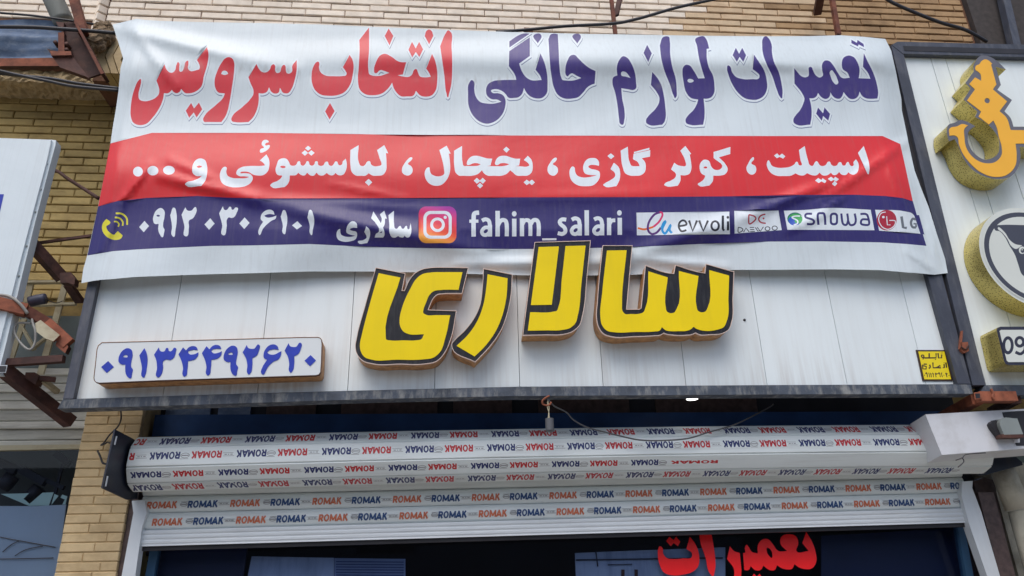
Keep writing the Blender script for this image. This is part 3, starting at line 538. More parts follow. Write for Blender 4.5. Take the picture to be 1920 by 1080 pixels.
CONC = M('stained_concrete', lin((186, 180, 162)), rough=.85, var=.2, scale=7, dirt=lin((84, 76, 60)), dirt_amt=.7, dirt_scale=(7, 7, 5), bump=.5)
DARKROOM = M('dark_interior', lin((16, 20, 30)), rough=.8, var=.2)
BOARD = M('weathered_board_grey', lin((206, 206, 198)), rough=.75, var=.14, scale=5, rnd=.12, dirt=lin((96, 92, 80)), dirt_amt=.6, dirt_scale=(3, 3, 30))
BLUESHEET = M('weathered_blue_sheet', lin((92, 112, 140)), rough=.75, var=.25, scale=11, dirt=lin((150, 160, 172)), dirt_amt=.6, dirt_scale=(20, 20, 40), bump=.5, bscale=30)
PIPE = M('grey_pvc_pipe', lin((150, 154, 148)), rough=.6, var=.12, dirt=lin((96, 92, 84)), dirt_amt=.5)
CREAMST = M('cream_painted_steel', lin((186, 178, 150)), rough=.6, var=.15, dirt=lin((120, 84, 56)), dirt_amt=.6, dirt_scale=(9, 9, 9))
MUD = M('dried_mud', lin((132, 112, 88)), rough=.95, var=.4, scale=30, bump=1., bscale=60)
LEDGE = M('crumbling_mortar', lin((176, 156, 120)), rough=.95, var=.3, scale=22, bump=1., bscale=50, bdist=.01)
GOLD_SIDE = None
ORG = M('honeycomb_orange_film', lin((250, 184, 50)), rough=.35, var=.03)
GFACE = M('letter_border_grey', lin((104, 104, 112)), rough=.35, var=.08)
PLATEW = M('plate_face_cream', lin((214, 218, 210)), rough=.35, var=.03); INK = M('ink_dark_grey', lin((66, 68, 80)), rough=.4, var=.06); INK2 = M('ink_black_blue', lin((44, 44, 62)), rough=.4, var=.06)
def extra_dots(m, base, dot, scale, thr):
    n, l = m.node_tree.nodes, m.node_tree.links; b = n['Principled BSDF']
    geo = n.new('ShaderNodeNewGeometry'); v = n.new('ShaderNodeTexVoronoi'); v.inputs['Scale'].default_value = scale; v.inputs['Randomness'].default_value = thr[1]
    l.new(geo.outputs['Position'], v.inputs['Vector'])
    c = n.new('ShaderNodeMath'); c.operation = 'LESS_THAN'; c.inputs[1].default_value = thr[0]; l.new(v.outputs['Distance'], c.inputs[0])
    mx = n.new('ShaderNodeMix'); mx.data_type = 'RGBA'; l.new(c.outputs[0], mx.inputs['Factor'])
    src = b.inputs['Base Color'].links[0].from_socket; l.new(src, mx.inputs['A']); mx.inputs['B'].default_value = (*dot, 1); l.new(mx.outputs['Result'], b.inputs['Base Color'])
GOLD = M('perforated_gold_side', lin((206, 190, 112)), rough=.32, metal=.55, var=.12, scale=6)
extra_dots(GOLD, None, lin((112, 92, 46)), 120, (.30, .9)); extra_dots(ORG, None, lin((214, 140, 40)), 62, (.26, 0.))
def glassmat(name, tint, mixv, rough=.02):
    m = bpy.data.materials.new(name); m.use_nodes = True; n, l = m.node_tree.nodes, m.node_tree.links
    n.remove(n['Principled BSDF']); o = n['Material Output']
    g = n.new('ShaderNodeBsdfGlossy'); g.inputs['Roughness'].default_value = rough; g.inputs['Color'].default_value = (.9, .93, 1, 1)
    t = n.new('ShaderNodeBsdfTransparent'); t.inputs['Color'].default_value = (*tint, 1)
    f = n.new('ShaderNodeFresnel'); f.inputs['IOR'].default_value = 1.5; a = n.new('ShaderNodeMath'); a.operation = 'MULTIPLY'; a.inputs[1].default_value = mixv
    l.new(f.outputs[0], a.inputs[0]); mx = n.new('ShaderNodeMixShader'); l.new(a.outputs[0], mx.inputs[0]); l.new(t.outputs[0], mx.inputs[1]); l.new(g.outputs[0], mx.inputs[2]); l.new(mx.outputs[0], o.inputs[0])
    return m
GLASS = glassmat('window_glass', (.72, .78, .9), .55)
LAMP = bpy.data.materials.new('lit_lamp_white'); LAMP.use_nodes = True
LAMP.node_tree.nodes['Principled BSDF'].inputs['Emission Color'].default_value = (1, .98, .94, 1); LAMP.node_tree.nodes['Principled BSDF'].inputs['Emission Strength'].default_value = 3
ROAD = M('asphalt', (.09, .09, .09), rough=.9, var=.2); PAVE = M('pale_paving', (.32, .30, .27), rough=.85, var=.15)
Q = lambda px, py, y: P(px, py, y)
# ------------------------------------------------------------------ setting: ground and building shell
def sheet_q(name, x0, x1, y0, y1, z, mat):
    o = mesh_obj(name, [(x0, y0, z), (x1, y0, z), (x1, y1, z), (x0, y1, z)], [(0, 1, 2, 3)], mat); return tag(o, kind='structure')
sheet_q('ground', -60, 60, -60, 60, -.02, ROAD); 
tag(box('pavement', (-30, -3.9, -.016), (30, 3, .0), PAVE), kind='structure')
tag(box('road_kerb', (-30, -4.05, -.016), (30, -3.9, .012), CONC), kind='structure')
WALLG = M('greenish_wall', lin((110, 120, 112)), rough=.6, var=.2, scale=3)  # even green-grey base colour
# the building: mortar-backed upper wall, lower walls
BW = thing('shop_building', (0, .9, 0), 'two storey shop building of yellow brick behind the signs', 'building')
UY = .36
xl = P(200, 30, UY).x
box('upper_wall', (xl, UY+.010, P(200, 150, UY).z), (7, 2.5, 9.0), MORTAR, BW)
box('upper_wall', (-6, UY+.060, P(60, 128, .42).z), (xl-.001, 2.5, 9.0), MORTAR, BW)
box('back_wall', (-6, .612, 2.45), (7, .80, P(60, 128, .42).z-.001), MORTAR_Y, BW)
box('lower_wall', (2.95, .62, 0), (7, .80, 2.449), WALLG, BW)
box('lower_wall', (-6, 1.0, 0), (-1.2, 1.1, 2.449), WALLG, BW)
bmesh_cache = {}
def brick_mesh(key, w_, h_, dpt, mat, bev=.004, round_=0):
    if key in bmesh_cache: return bmesh_cache[key]
    bm = bmesh.new(); bmesh.ops.create_cube(bm, size=1)
    for v in bm.verts: v.co = Vector((v.co.x*w_, (v.co.y+.5)*dpt, v.co.z*h_))
    bmesh.ops.bevel(bm, geom=[e for e in bm.edges if all(abs(v.co.y) < 1e-6 for v in e.verts)], offset=bev, segments=1, affect='EDGES')
    if round_:
        bmesh.ops.bevel(bm, geom=[e for e in bm.edges if abs(e.verts[0].co.x-e.verts[1].co.x) < 1e-5 and abs(e.verts[0].co.z-e.verts[1].co.z) < 1e-5], offset=round_, segments=3, affect='EDGES')
    me = bpy.data.meshes.new('brick'); bm.to_mesh(me); bm.free(); me.materials.append(mat); bmesh_cache[key] = me; return me
def put(me, loc, parent, name='brick', rot=(0, 0, 0), scale=(1, 1, 1)):
    o = bpy.data.objects.new(name, me); COL.objects.link(o); o.parent = parent; o.matrix_parent_inverse = Matrix.Translation(-parent.location)
    o.location = loc; o.rotation_euler = rot; o.scale = scale; return o
rnd = random.Random(5)
def courses(x0, x1, z0, z1, y, bw, ch, matf, parent, dpt=.05, gap=.006, keyp='', skip=None, phase=(0, .5), hgap=.007):
    z = z0; i = 0
    while z < z1-.001:
        x = x0-bw*phase[i % len(phase)]-rnd.uniform(0, .01)
        while x < x1:
            a, b = max(x, x0), min(x+bw, x1); x += bw
            if b-a < .03: continue
            if skip and skip((a+b)/2, z+ch/2): continue
            m, key = matf((a+b)/2, z)
            me = brick_mesh(keyp+key, bw-gap, ch-hgap, dpt, m)
            put(me, ((a+b)/2+rnd.uniform(-.001, .001), y+rnd.uniform(-.002, .003), z+ch/2), parent, scale=((b-a-gap)/(bw-gap), 1, 1), rot=(rnd.uniform(-.01, .01), 0, rnd.uniform(-.004, .004)))
        z += ch; i += 1
# upper wall bricks
zt0 = P(960, 80, UY).z-.26; zt1 = P(960, -45, UY).z+.03
ch_ = P(700, 25-6.2, UY).z-P(700, 25+6.2, UY).z; bw_ = P(736.5, 25, UY).x-P(663.5, 25, UY).x
cl_ = P(140, 400-7.7, .6).z-P(140, 400+7.7, .6).z; bl_ = P(177, 400, .6).x-P(102, 400, .6).x
cp_ = P(190, 950-8.7, .34).z-P(190, 950+8.7, .34).z; print('brick', ch_, bw_, cl_, bl_, cp_)
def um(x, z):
    t = (x-.95)/1.6+rnd.uniform(-.18, .18)  # light falloff along the wall put into the brick colour, browner to the right
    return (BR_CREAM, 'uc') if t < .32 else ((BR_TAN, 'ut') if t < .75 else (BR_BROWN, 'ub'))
pxw = (P(1720, 60, UY).x, )
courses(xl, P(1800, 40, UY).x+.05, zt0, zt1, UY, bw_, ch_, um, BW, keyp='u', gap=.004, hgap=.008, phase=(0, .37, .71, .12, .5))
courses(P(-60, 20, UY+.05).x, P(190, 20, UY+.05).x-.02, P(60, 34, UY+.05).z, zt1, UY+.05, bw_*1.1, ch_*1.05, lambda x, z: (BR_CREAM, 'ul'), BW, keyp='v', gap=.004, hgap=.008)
# reveal between the two wall parts: dog-toothed corner bricks
for i in range(6):
    zz = P(190, 40, UY).z+i*.058
    put(brick_mesh('corner', .052, .050, .10, BR_CREAM), (xl-.045, UY+.03, zz), BW, rot=(0, 0, .7))
# lower left yellow bricks (behind left signs)
LY = .60
def lskip(x, z): return False
courses(P(-140, 300, LY).x, P(240, 300, LY).x+.05, P(60, 560, LY).z, P(60, 152, LY).z, LY, bl_, cl_, lambda x, z: (BR_YEL, 'l'), BW, keyp='l', dpt=.06, hgap=.006, gap=.004, phase=(0, .5, .08, .55))
# pillar
PY = .34
px0, px1 = P(161, 775, PY).x, P(268, 775, PY).x
zp1 = P(200, 772, PY).z
box('pillar_core', (px0+.01, PY+.006, 0), (px1-.01, PY+.5, zp1+.2), MORTAR_P, BW)
courses(px0, px1, zp1-24*cp_+.02, zp1+.02, PY, .19, cp_, lambda x, z: (BR_PIL, 'p'), BW, keyp='p', dpt=.03, gap=.0015, hgap=.0022, phase=(0, .42, .2))
# lintel, header void, granite jambs
o = box('header_wall', (px1-.02, .58, 2.0), (2.75, .75, 3.2), M('header_void_dark', lin((40, 42, 50)), rough=.9, var=.3), BW)  # dark base colour stands for the shade behind the sign
zl0, zl1 = P(700, 812, .46).z-.12, P(700, 776, .46).z
box('lintel', (px1+.01, .46, zl0-.1), (2.6, .56, zl1), NAVYSTEEL, BW)
box('lintel_lip', (px1+.01, .445, zl1-.115), (2.6, .4595, zl1-.105), DARKSTEEL, BW)
for i, (a, b) in enumerate(((262, 300), (312, 395), (410, 470), (500, 592), (640, 820), (850, 960), (1010, 1180), (1230, 1420))):
    c = P(a, 768, .57); e = P(b, 768, .57); box('soffit_panel', (c.x, .565, zl1+.01), (e.x, .5795, zl1+.13), (BLUESHEET if i < 3 else GRANITE), BW)
for px_ in (240, 1838):
    a = P(px_-8, 950, .40); b = P(px_+14, 950, .40)
    box('jamb', (a.x, .36, 0), (b.x+.02, .60, P(px_, 925, .4).z), GRANITE, BW)
# right-hand side: dark soffit recess above the neighbouring sign
zz = P(1850, 70, .3).z
box('recess_panel', (P(1795, 20, UY).x+.06, UY-.03, zz-.3), (7, UY+.01, zz+1.4), M('dark_soffit_board', lin((62, 56, 54)), rough=.8, var=.25, scale=30), BW)
beam('recess_post', P(1868, -60, .28), P(1905, 100, .28), .05, .05, FRAME, BW)
# ------------------------------------------------------------------ main sign board
MS = thing('shop_sign_board', tuple(P(960, 745, 0)), 'wide white panelled shop sign with grey steel frame, half covered by the banner', 'sign')
ztop = P(960, 66, 0).z; seam = [328, 498, 660, 817, 971, 1122, 1272, 1419, 1564, 1707]
sx = [P(p, 600, 0).x for p in seam]; xL = P(137, 748, 0).x; xR = P(1800, 721, 0).x
bt = lambda x: float(np.interp(x, [P(137, 748, 0).x, P(480, 737, 0).x, P(960, 725, 0).x, P(1440, 722, 0).x, P(1820, 720, 0).x], [P(137, 748, 0).z, P(480, 737, 0).z, P(960, 725, 0).z, P(1440, 722, 0).z, P(1820, 720, 0).z]))
xs = [xL]+sx+[xR]
for a, b in zip(xs[:-1], xs[1:]):
    g = .0013; poly = [(a+g, bt(a)), (b-g, bt(b)), (b-g, ztop), (a+g, ztop)]
    prism('panel', poly, .0, .02, [PANEL, PANEL], MS, px=False)
box('backing', (xL, .021, bt(0)), (xR, .028, ztop), DARKSTEEL, MS)
# frame bars
def barpoly(name, poly, y, dep, mat, parent): return prism(name, [(Q(a, b, y).x, Q(a, b, y).z) for a, b in poly], y, dep, [mat, mat], parent, px=False, back=True)
barpoly('bottom_rail', [(108, 766), (118, 748), (137, 748.5), (480, 737.5), (960, 725.5), (1440, 722), (1820, 720.5), (1824, 738), (1440, 739.5), (960, 742.5), (700, 748), (480, 755), (300, 761)], -.028, .07, FRAME_D, MS)
barpoly('left_post', [(118, 747.5), (137, 747.5), (183, 527), (230, 300), (283, 44), (270, 44), (215, 290), (158, 560)], -.030, .07, FRAME, MS)
barpoly('right_post', [(1796, 719.5), (1820, 719.5), (1765, 512), (1705, 290), (1650, 82), (1618, 82), (1676, 290), (1743, 530)], -.030, .07, FRAME, MS)
a, b = P(240, 62, 0), P(1650, 88, 0); box('top_rail', (a.x, -.028, a.z-.03), (b.x, .045, a.z+.02), FRAME, MS)
# hooks and clamp rust
for (x_, y_) in ((1024, 744),):
    tube('hook', [Q(x_+6, y_-2, -.03), Q(x_-6, y_+6, -.03), Q(x_-6, y_+14, -.025), Q(x_+4, y_+16, -.02), Q(x_+10, y_+10, -.02)], .004, RUST_O, MS)
# posts that hold the sign from above
def rod(nm, p, q, wd, mat, lab, cat='bracket', hollow=False, group=None):
    o = beam(nm, p, q, wd, wd, mat, hollow=hollow); return tag(o, lab, cat, group)
def uz(px_, py_, y): return Q(px_, py_, y)
# ------------------------------------------------------------------ yellow channel letters
Y1 = dict(ox=650, oy=490, k=6, seg=6); Y3 = dict(ox=840, oy=440, k=6, seg=6); Y5 = dict(ox=1090, oy=440, k=6, seg=6)
LET = [
 ('rightmost', Y5, '245,125c 570,125c 505,842c 655,842c 678,825c 725,350c 985,435 1045,440c 1062,345c 1330,425 1395,435c 1405,333c 1715,420c 1703,700 1690,980 1655,1065 1590,1105 1450,1120 1320,1118 1287,1100c 1240,1120 1180,1127 1030,1125 960,1115 928,1102c 890,1125 820,1133 600,1142 350,1145 250,1110 195,1030 175,930 185,750 205,500',
  ['288,178c 510,175c 458,800 460,850 490,890 560,892 650,890 700,870 722,820 755,412c 972,480c 950,820 960,860 1000,883 1045,875 1072,835 1098,408c 1318,465c 1297,810 1310,853 1350,873 1400,860 1422,820 1440,398c 1663,460c 1655,700 1640,960 1600,1040 1530,1068 1330,1070 1290,1055 1265,1035c 1230,1065 1180,1082 1090,1085 1000,1085 950,1075 907,1040c 880,1080 830,1088 600,1094 380,1098 290,1080 230,1010 215,920 235,650'],
  'large yellow Persian channel letter pair سا with three teeth, rightmost of the yellow word'),
 ('second', Y3, '980,88c 1600,70c 1560,480 1512,900 1480,1010 1400,1085 1290,1118 1100,1123 845,1128c',
  ['1020,138c 1248,132c 1168,788c 932,792c', '1322,128c 1548,122c 1500,560 1462,900 1430,1000 1370,1050 1280,1072 1100,1076 898,1080c 925,872c 1190,865 1225,855 1240,820 1280,500'],
  'large yellow Persian channel letter لا with two upright bars, topmost letter overlapping the banner'),
 ('third', Y1, '1543,85c 1860,150c 1845,380 1810,560 1740,760 1620,940 1445,1128c 1190,970 1186,930 1215,890 1330,780 1430,650 1500,500 1530,300',
  ['1585,145c 1810,190c 1800,380 1760,580 1680,780 1560,950 1440,1070c 1237,950c 1370,820 1470,670 1540,480 1570,300'],
  'slim curved yellow Persian channel letter ر, narrowest of the yellow word'),
 ('leftmost', Y1, '330,75c 655,138c 618,332c 654,332c 700,225 765,140 850,92 950,74 1150,71 1363,75c 1295,357c 1190,357 1090,360 1010,375 970,415 940,475 912,548c 1230,560c 1165,880 1090,1040 1010,1120 880,1150 600,1152 300,1150 180,1112 118,1040 100,960 115,860 210,500',
  ['360,133c 605,182c 440,850 445,880 480,888 640,889 780,888 840,875 870,820c 690,815 640,790 600,720 597,640 630,500 720,300 780,200 850,145 950,125 1100,121 1303,122c 1258,320c 1060,322 980,335 930,380 895,460 865,540 862,580 900,603 1000,605 1165,605c 1110,860 1050,1020 980,1080 850,1103 560,1106 280,1105 200,1075 155,1000 150,920 165,850 260,480'],
  'large yellow Persian channel letter ی with a hooked top, leftmost of the yellow word')]
YF = -.095
for nm, T, outer, inner, lab in LET:
    op = pts(outer, **T); inn = [pts(s, **T) for s in inner]
    ct = P(sum(p[0] for p in op)/len(op), sum(p[1] for p in op)/len(op), YF)
    t = thing('channel_letter', (ct.x, 0, ct.z), lab, 'sign letter', 'yellow channel letters of the shop name')
    prism('letter_box', op, YF, .093, [FACE_BLACK, SIDE_RUST], t)
    g = grow(op, .9)
    # thin edge trim standing proud round the face
    W = [P(a_, b_, YF-.004) for a_, b_ in op]+[P(a_, b_, YF-.004) for a_, b_ in g]; n = len(op)
    W += [v+Vector((0, .010, 0)) for v in W[n:2*n]]
    W += [v+Vector((0, .004, 0)) for v in W[:n]]
    F = []
    for i in range(n):
        j = (i+1) % n; F += [(i, j, n+j, n+i), (n+i, n+j, 2*n+j, 2*n+i), (i, 3*n+i, 3*n+j, j)]
    mesh_obj('edge_trim', W, F, RIM, t)
    for p in inn: prism('yellow_film', p, YF-.002, .0019, [FACE_YELLOW, FACE_YELLOW], t)
# ------------------------------------------------------------------ blue phone number box
P1 = dict(ox=160, oy=610, k=8); P2 = dict(ox=390, oy=610, k=8)
face = [(191, 642.3), (184, 648), (181.6, 655), (178.5, 685), (175.8, 708), (176.5, 713), (180, 717), (187, 718.2)]+[(300, 713.5), (450, 708.5), (592, 704), (598, 702.5), (601, 698), (602.5, 680), (603.6, 645), (603, 637), (600, 633.5), (596, 632.3), (560, 632.6), (400, 637)]
t = thing('phone_number_box', tuple(P(390, 675, 0)), 'white rounded box sign with blue Persian phone number digits at lower left of the board', 'sign')
YP = -.095
prism('box_face', face, YP, .093, [PHONE_W, SIDE_RUST], t)
prism('edge_trim', grow(face, .6), YP+.001, .012, [SIDE_RUST, RUST_D], t, holes=[grow(face, -.35)])
prism('edge_line', grow(face, .1), YP-.001, .002, [RUST_D, RUST_D], t, holes=[grow(face, -.8)])
nine = '630,342 690,365 708,430 690,540 685,620 712,665 700,720 675,795 640,780 605,720 597,650 600,588c 540,585 500,550 497,500 520,430 570,370'
nhole = '565,468 590,447 625,448 634,475 600,480'; four = '1465,330c 1510,375c 1560,325 1620,310 1670,330 1685,370c 1600,370 1540,400 1560,430 1640,430 1695,405c 1690,450 1640,510 1540,535c 1530,660 1505,760 1480,770 1462,750 1465,640 1440,530 1397,435c'
two = '580,295c 605,340 650,352 700,345 725,310 750,285 775,300 765,370 730,450 665,490c 665,600 640,710 610,738 592,720 590,600 570,500 520,405c'
sh = lambda p, dx, dy: [(a+dx, b+dy) for a, b in p]
DIG = [(pts('342,535c 425,622c 318,712c 237,625c', **P1), []), (pts(nine, **P1), [pts(nhole, **P1)]), (pts('885,342c 920,420 932,530 920,640 900,740 870,785 850,770 848,640 810,450c', **P1), []),
 (pts('1100,332c 1125,385 1150,395 1190,385 1215,340 1240,340 1250,380 1280,390 1310,365 1330,335 1360,345 1355,400 1320,490 1270,520 1210,512 1170,535 1165,640 1130,750 1095,782 1070,770 1075,640 1065,530 1030,440c', **P1), []),
 (pts(four, **P1), []), (sh(pts(four, **P1), 43.9, -2.2), []), (sh(pts(nine, **P1), 197.2, -4.8), [sh(pts(nhole, **P1), 197.2, -4.8)]), (pts(two, **P2), []),
 (pts('985,285 1040,310 1060,365c 980,360 920,375 890,405 930,435 980,440 1100,385c 1095,440 1060,505 980,545 900,620 815,735 797,715 815,630 885,518c 840,490 833,430 860,360 920,300', **P2), []), (sh(pts(two, **P2), 78.5, -3.4), []), (pts('1538,445c 1618,525c 1530,612c 1448,530c', **P2), [])]
for p, h in DIG: prism('digit', p, YP-.0022, .0021, [PHONE_B, PHONE_B], t, holes=h)
# ------------------------------------------------------------------ sign-maker's sticker
S = dict(ox=1700, oy=640, k=8.71)
t = thing('sign_maker_plate', tuple(P(1752, 685, 0)), 'small yellow plate with dark Persian lettering in the lower right corner of the white board', 'plate')
prism('plate_base', pts('155,140c 635,143c 755,643c 265,643c', **S), -.006, .005, [STK_D, STK_D], t)
flat('yellow_print', [(0, [pts('190,166c 616,166c 726,620c 288,620c', **S)]),
 (1, stroke('262,222 282,240 270,262 246,255 243,232 262,222', 20, **S)+stroke('270,262 300,272 480,270 480,195', 24, smooth=False, **S)+stroke('275,260 265,295', 20, **S)+stroke('368,270 368,195', 24, smooth=False, **S)+[ell(470, 298, 9, 9, 8, **S)]+stroke('512,192 520,272 570,270 572,215', 23, smooth=False, **S)+[ell(566, 190, 7, 7, 8, **S), ell(584, 190, 7, 7, 8, **S)]),
 (1, stroke('330,375 285,370 280,400 320,412 318,452 265,450 258,380', 23, smooth=False, **S)+stroke('375,380 385,420 362,445', 24, **S)+stroke('428,345 432,432 560,432 545,395 500,425 480,432', 24, smooth=False, **S)+stroke('590,430 615,430 610,370', 23, smooth=False, **S)+stroke('640,345 652,432', 24, smooth=False, **S)+[ell(612, 352, 8, 8, 8, **S)]),
 (1, [ell(292, 553, 8, 8, 8, **S), ell(608, 553, 8, 8, 8, **S), ell(693, 556, 8, 8, 8, **S)]+stroke('328,530 312,530 318,512 332,520 340,585', 13, **S)+stroke('360,512 378,585', 13, **S)+stroke('386,512 392,535 410,530 M'.replace(' M', ''), 10, **S)+stroke('392,520 405,585', 13, **S)+stroke('422,512 430,535 448,530', 13, **S)+stroke('428,520 440,585', 13, **S)+stroke('478,515 490,540 505,520', 13, **S)+stroke('466,515 482,585', 13, **S)+stroke('535,530 520,530 524,512 538,520 550,585', 13, **S)+stroke('562,512 585,585', 13, **S)+stroke('565,530 580,512', 13, **S)+stroke('640,515 655,540 662,520', 13, **S)+stroke('634,515 660,585', 13, **S))], -.0075, [STK_Y, STK_D], t)
o = tube('loose_screw', [Q(1396, 600, -.004), Q(1396, 600, -.001)], .0065, DARKSTEEL); tag(o, 'small black screw head on the white board right of the yellow letters', 'screw')
# ------------------------------------------------------------------ neighbouring sign on the right
NS = thing('neighbour_sign_board', tuple(P(1880, 735, 0)), 'white panelled sign with dark grey frame at the right edge of the photo', 'sign')
NY = -.0
zb = P(1850, 722, NY).z; zt = P(1700, 104, NY).z
nx = [P(1700, 104, NY).x-.0]+[P(p, q, NY).x for p, q in ((1772, 200), (1825, 400), (1885, 600))]
nx = [P(1848, 720, NY).x, P(1772, 200, NY).x, P(1862, 400, NY).x, P(1905, 330, NY).x, P(1905, 330, NY).x+.38, P(1905, 330, NY).x+.76]
for a, b in zip(nx[:-1], nx[1:]):
    prism('panel', [(a+.002, zb), (b-.002, zb), (b-.002, zt), (a+.002, zt)], NY, .02, [PANEL, PANEL], NS, px=False)
barpoly('left_post', [(1824, 722), (1848, 722), (1695, 104), (1683, 88), (1671, 84)], -.03, .07, FRAME, NS)
barpoly('left_return', [(1811, 728), (1825, 728), (1670.5, 84), (1664, 94)], -.012, .07, DARKSTEEL, NS)
barpoly('top_rail', [(1683, 78), (1672, 84), (1693, 100.5), (2100, 112), (2100, 88)], -.032, .07, FRAME, NS)
barpoly('top_rail_shadow_lip', [(1694, 86), (1696, 95), (2100, 106), (2100, 97)], -.034, .0015, DARKSTEEL, NS)
barpoly('bottom_rail', [(1846, 722.5), (2100, 722.5), (2100, 741), (1838, 741)], -.028, .07, FRAME_D, NS)
G = dict(ox=1740, oy=90, k=6)
t = thing('gold_letter', tuple(P(1850, 230, 0)), 'deep gold-sided Persian letter with orange honeycomb face on the right-hand sign', 'sign letter')
go = pts('585,92 640,85 700,100 780,150 875,242c 762,212c 820,415c 780,470c 945,585c 860,712c 930,790 962,885c 1300,885c 1300,1110c 1032,1112c 1040,1250 1010,1350 930,1445 800,1475 650,1450 500,1370 400,1240 340,1100 300,1025c 235,1050c 212,940 225,870 310,835 350,812 430,825 530,880c 460,935 447,1010 470,1110 550,1210 640,1255 720,1240 790,1180 803,1100 790,1010 740,930 660,850 530,775c 555,715c 402,580c 480,455c 420,395c 515,265c 512,200 540,140', **G)
prism('letter_box', go, -.12, .116, [GFACE, GOLD], t)
prism('orange_film', pts('600,150 650,127 690,145 722,178c 710,185c 770,410c 730,465c 890,600c 805,710c 880,780 930,922c 1300,925c 1300,1075c 985,1075c 998,1200 980,1330 880,1430 760,1450 600,1400 470,1290 390,1180 350,1080 330,1000 305,985 245,985c 245,905 330,880 380,855 450,870c 415,900 410,1000 430,1120 520,1240 640,1295 760,1280 830,1200 832,1120 800,1000 770,880 735,815c 685,860c 570,770c 600,715c 440,590c 530,465c 465,405c 530,330c 600,370c 590,290 560,262 540,250 540,200 580,180', **G), -.122, .0019, [ORG, ORG], t, holes=[pts('635,590 660,562 698,592 675,622', **G)])
# round cow-head emblem
c0 = P(1938, 482, -.12); rr_ = .272
circ = [(c0.x+rr_*math.cos(a), c0.z+rr_*math.sin(a)) for a in [2*math.pi*i/64 for i in range(64)]]
t = thing('round_emblem_sign', tuple(c0), 'round box sign with a dark cow head emblem and perforated gold rim', 'sign')
prism('emblem_box', circ, -.12, .118, [PLATEW, GOLD], t, px=False)
def c2(r): return [proj((c0.x+r*math.cos(a), -.12, c0.z+r*math.sin(a))) for a in [2*math.pi*i/64 for i in range(64)]]
C3 = dict(ox=1740, oy=360, k=6)
flat('emblem_print', [(0, [c2(.255)]), (1, [c2(.247)]), (0, [c2(.222)]),
 (1, [pts('745,400 770,376 820,371 1080,372c 1420,372c 1400,800 1350,1000 1200,1010 1100,960 1060,930 1020,830 970,690 920,610 860,500 800,440 755,430', **C3)]),
 (0, [pts('785,402 860,450 920,540 980,585 1060,600c 985,640 930,600 900,540 840,460', **C3), ell(1060, 655, 38, 42, 18, **C3)]), (1, [ell(1065, 660, 24, 26, 14, **C3)]), (0, [ell(1060, 650, 8, 8, 8, **C3)])], -.1225, [PLATEW, INK], t)
# 09 plate
t = thing('number_plate_sign', tuple(P(1900, 650, 0)), 'gold-sided rounded plate beginning with the digits 09 at the right edge', 'sign')
pf = [(1869, 620), (1870, 614.5), (1876, 612.5), (2100, 612), (2125, 683), (1892, 684.5), (1886, 683), (1883, 678)]
prism('plate_box', pf, -.12, .118, [INK2, GOLD], t)
p8 = dict(ox=1700, oy=640, k=8.71)
def digit0(cx, cy, rx, ry): return [(1, [ell(cx, cy, rx, ry, 20)]), (0, [ell(cx, cy, rx-5.6, ry-6.2, 18)])]
flat('plate_print', [(0, [[(1874, 620.5), (1877, 618.5), (2100, 618), (2120, 678.5), (1891, 679), (1887.5, 676)]])]+digit0(1890, 647.5, 10.8, 17.2)+[(1, [ell(1912, 641, 10, 11, 18)]+stroke('1921,640 1922,655 1914,663.5 1904,660', 5.6)), (0, [ell(1912, 641, 4.4, 5.2, 14)]), (1, stroke('1934,632 1938,662', 4.5))], -.1225, [PLATEW, INK2], t)
# ------------------------------------------------------------------ roller shutter
RY, RR = .235, .1165
def cyl(th, x, r=RR): return Vector((x, RY-math.cos(th)*r, ZR(x)+math.sin(th)*r))
xa, xb = P(240, 870, RY-.1).x, P(1862, 850, RY-.1).x
# axis height from the top outline (left 815@262, 803.7@960)
def topfit(x, ytarget):
    lo, hi = 1.8, 2.8
    for _ in range(40):
        m = (lo+hi)/2
        ymin = min(proj((x, RY-math.cos(a)*RR, m+math.sin(a)*RR))[1] for a in np.linspace(0, 2.2, 40))
        if ymin > ytarget: lo = m
        else: hi = m
    return m
zl = topfit(P(960, 803.7, RY).x, 803.7); ANG = None
def anchor(px_, ypx, a):
    x = P(px_, ypx, RY-RR).x; lo, hi = 1.8, 2.8
    for _ in range(40):
        m = (lo+hi)/2
        if proj((x, RY-math.cos(a)*RR, m+math.sin(a)*RR))[1] > ypx: lo = m
        else: hi = m
    return x, m
xx0 = P(960, 858, RY-RR).x
a2_ = min(np.linspace(-1.5, 1., 1200), key=lambda a: abs(proj((xx0, RY-math.cos(a)*RR, zl+math.sin(a)*RR))[1]-858))
an_ = [anchor(p, q, a2_) for p, q in ((290, 875.5), (620, 866.5), (960, 858), (1440, 851), (1760, 847))]
cf_ = np.polyfit([a[0] for a in an_], [a[1] for a in an_], 2); ZR = lambda x: float(np.polyval(cf_, x))
SH = thing('roller_shutter', (0, RY, ZR(0)), 'white aluminium roller shutter rolled up over the shop window, printed ROMAK', 'shutter')
# slat joints on the roll: find angles whose projection hits the measured rows at x=960px
def ang_at(ypx, px_=960):
    xx = P(px_, ypx, RY).x
    best = min(np.linspace(-1.75, 1.2, 1500), key=lambda a: abs(proj((xx, RY-math.cos(a)*RR, ZR(xx)+math.sin(a)*RR))[1]-ypx))
    return best
A = [ang_at(y) for y in (823, 858, 887)]
bot = proj((P(960, 890, RY).x, RY-.0, ZR(0)-RR))
print('angles', A, 'bottom', bot)
step = (A[0]-A[2])/2
A = [A[0]+step, A[0]+.0, A[1], A[2], A[2]-step, A[2]-2*step]
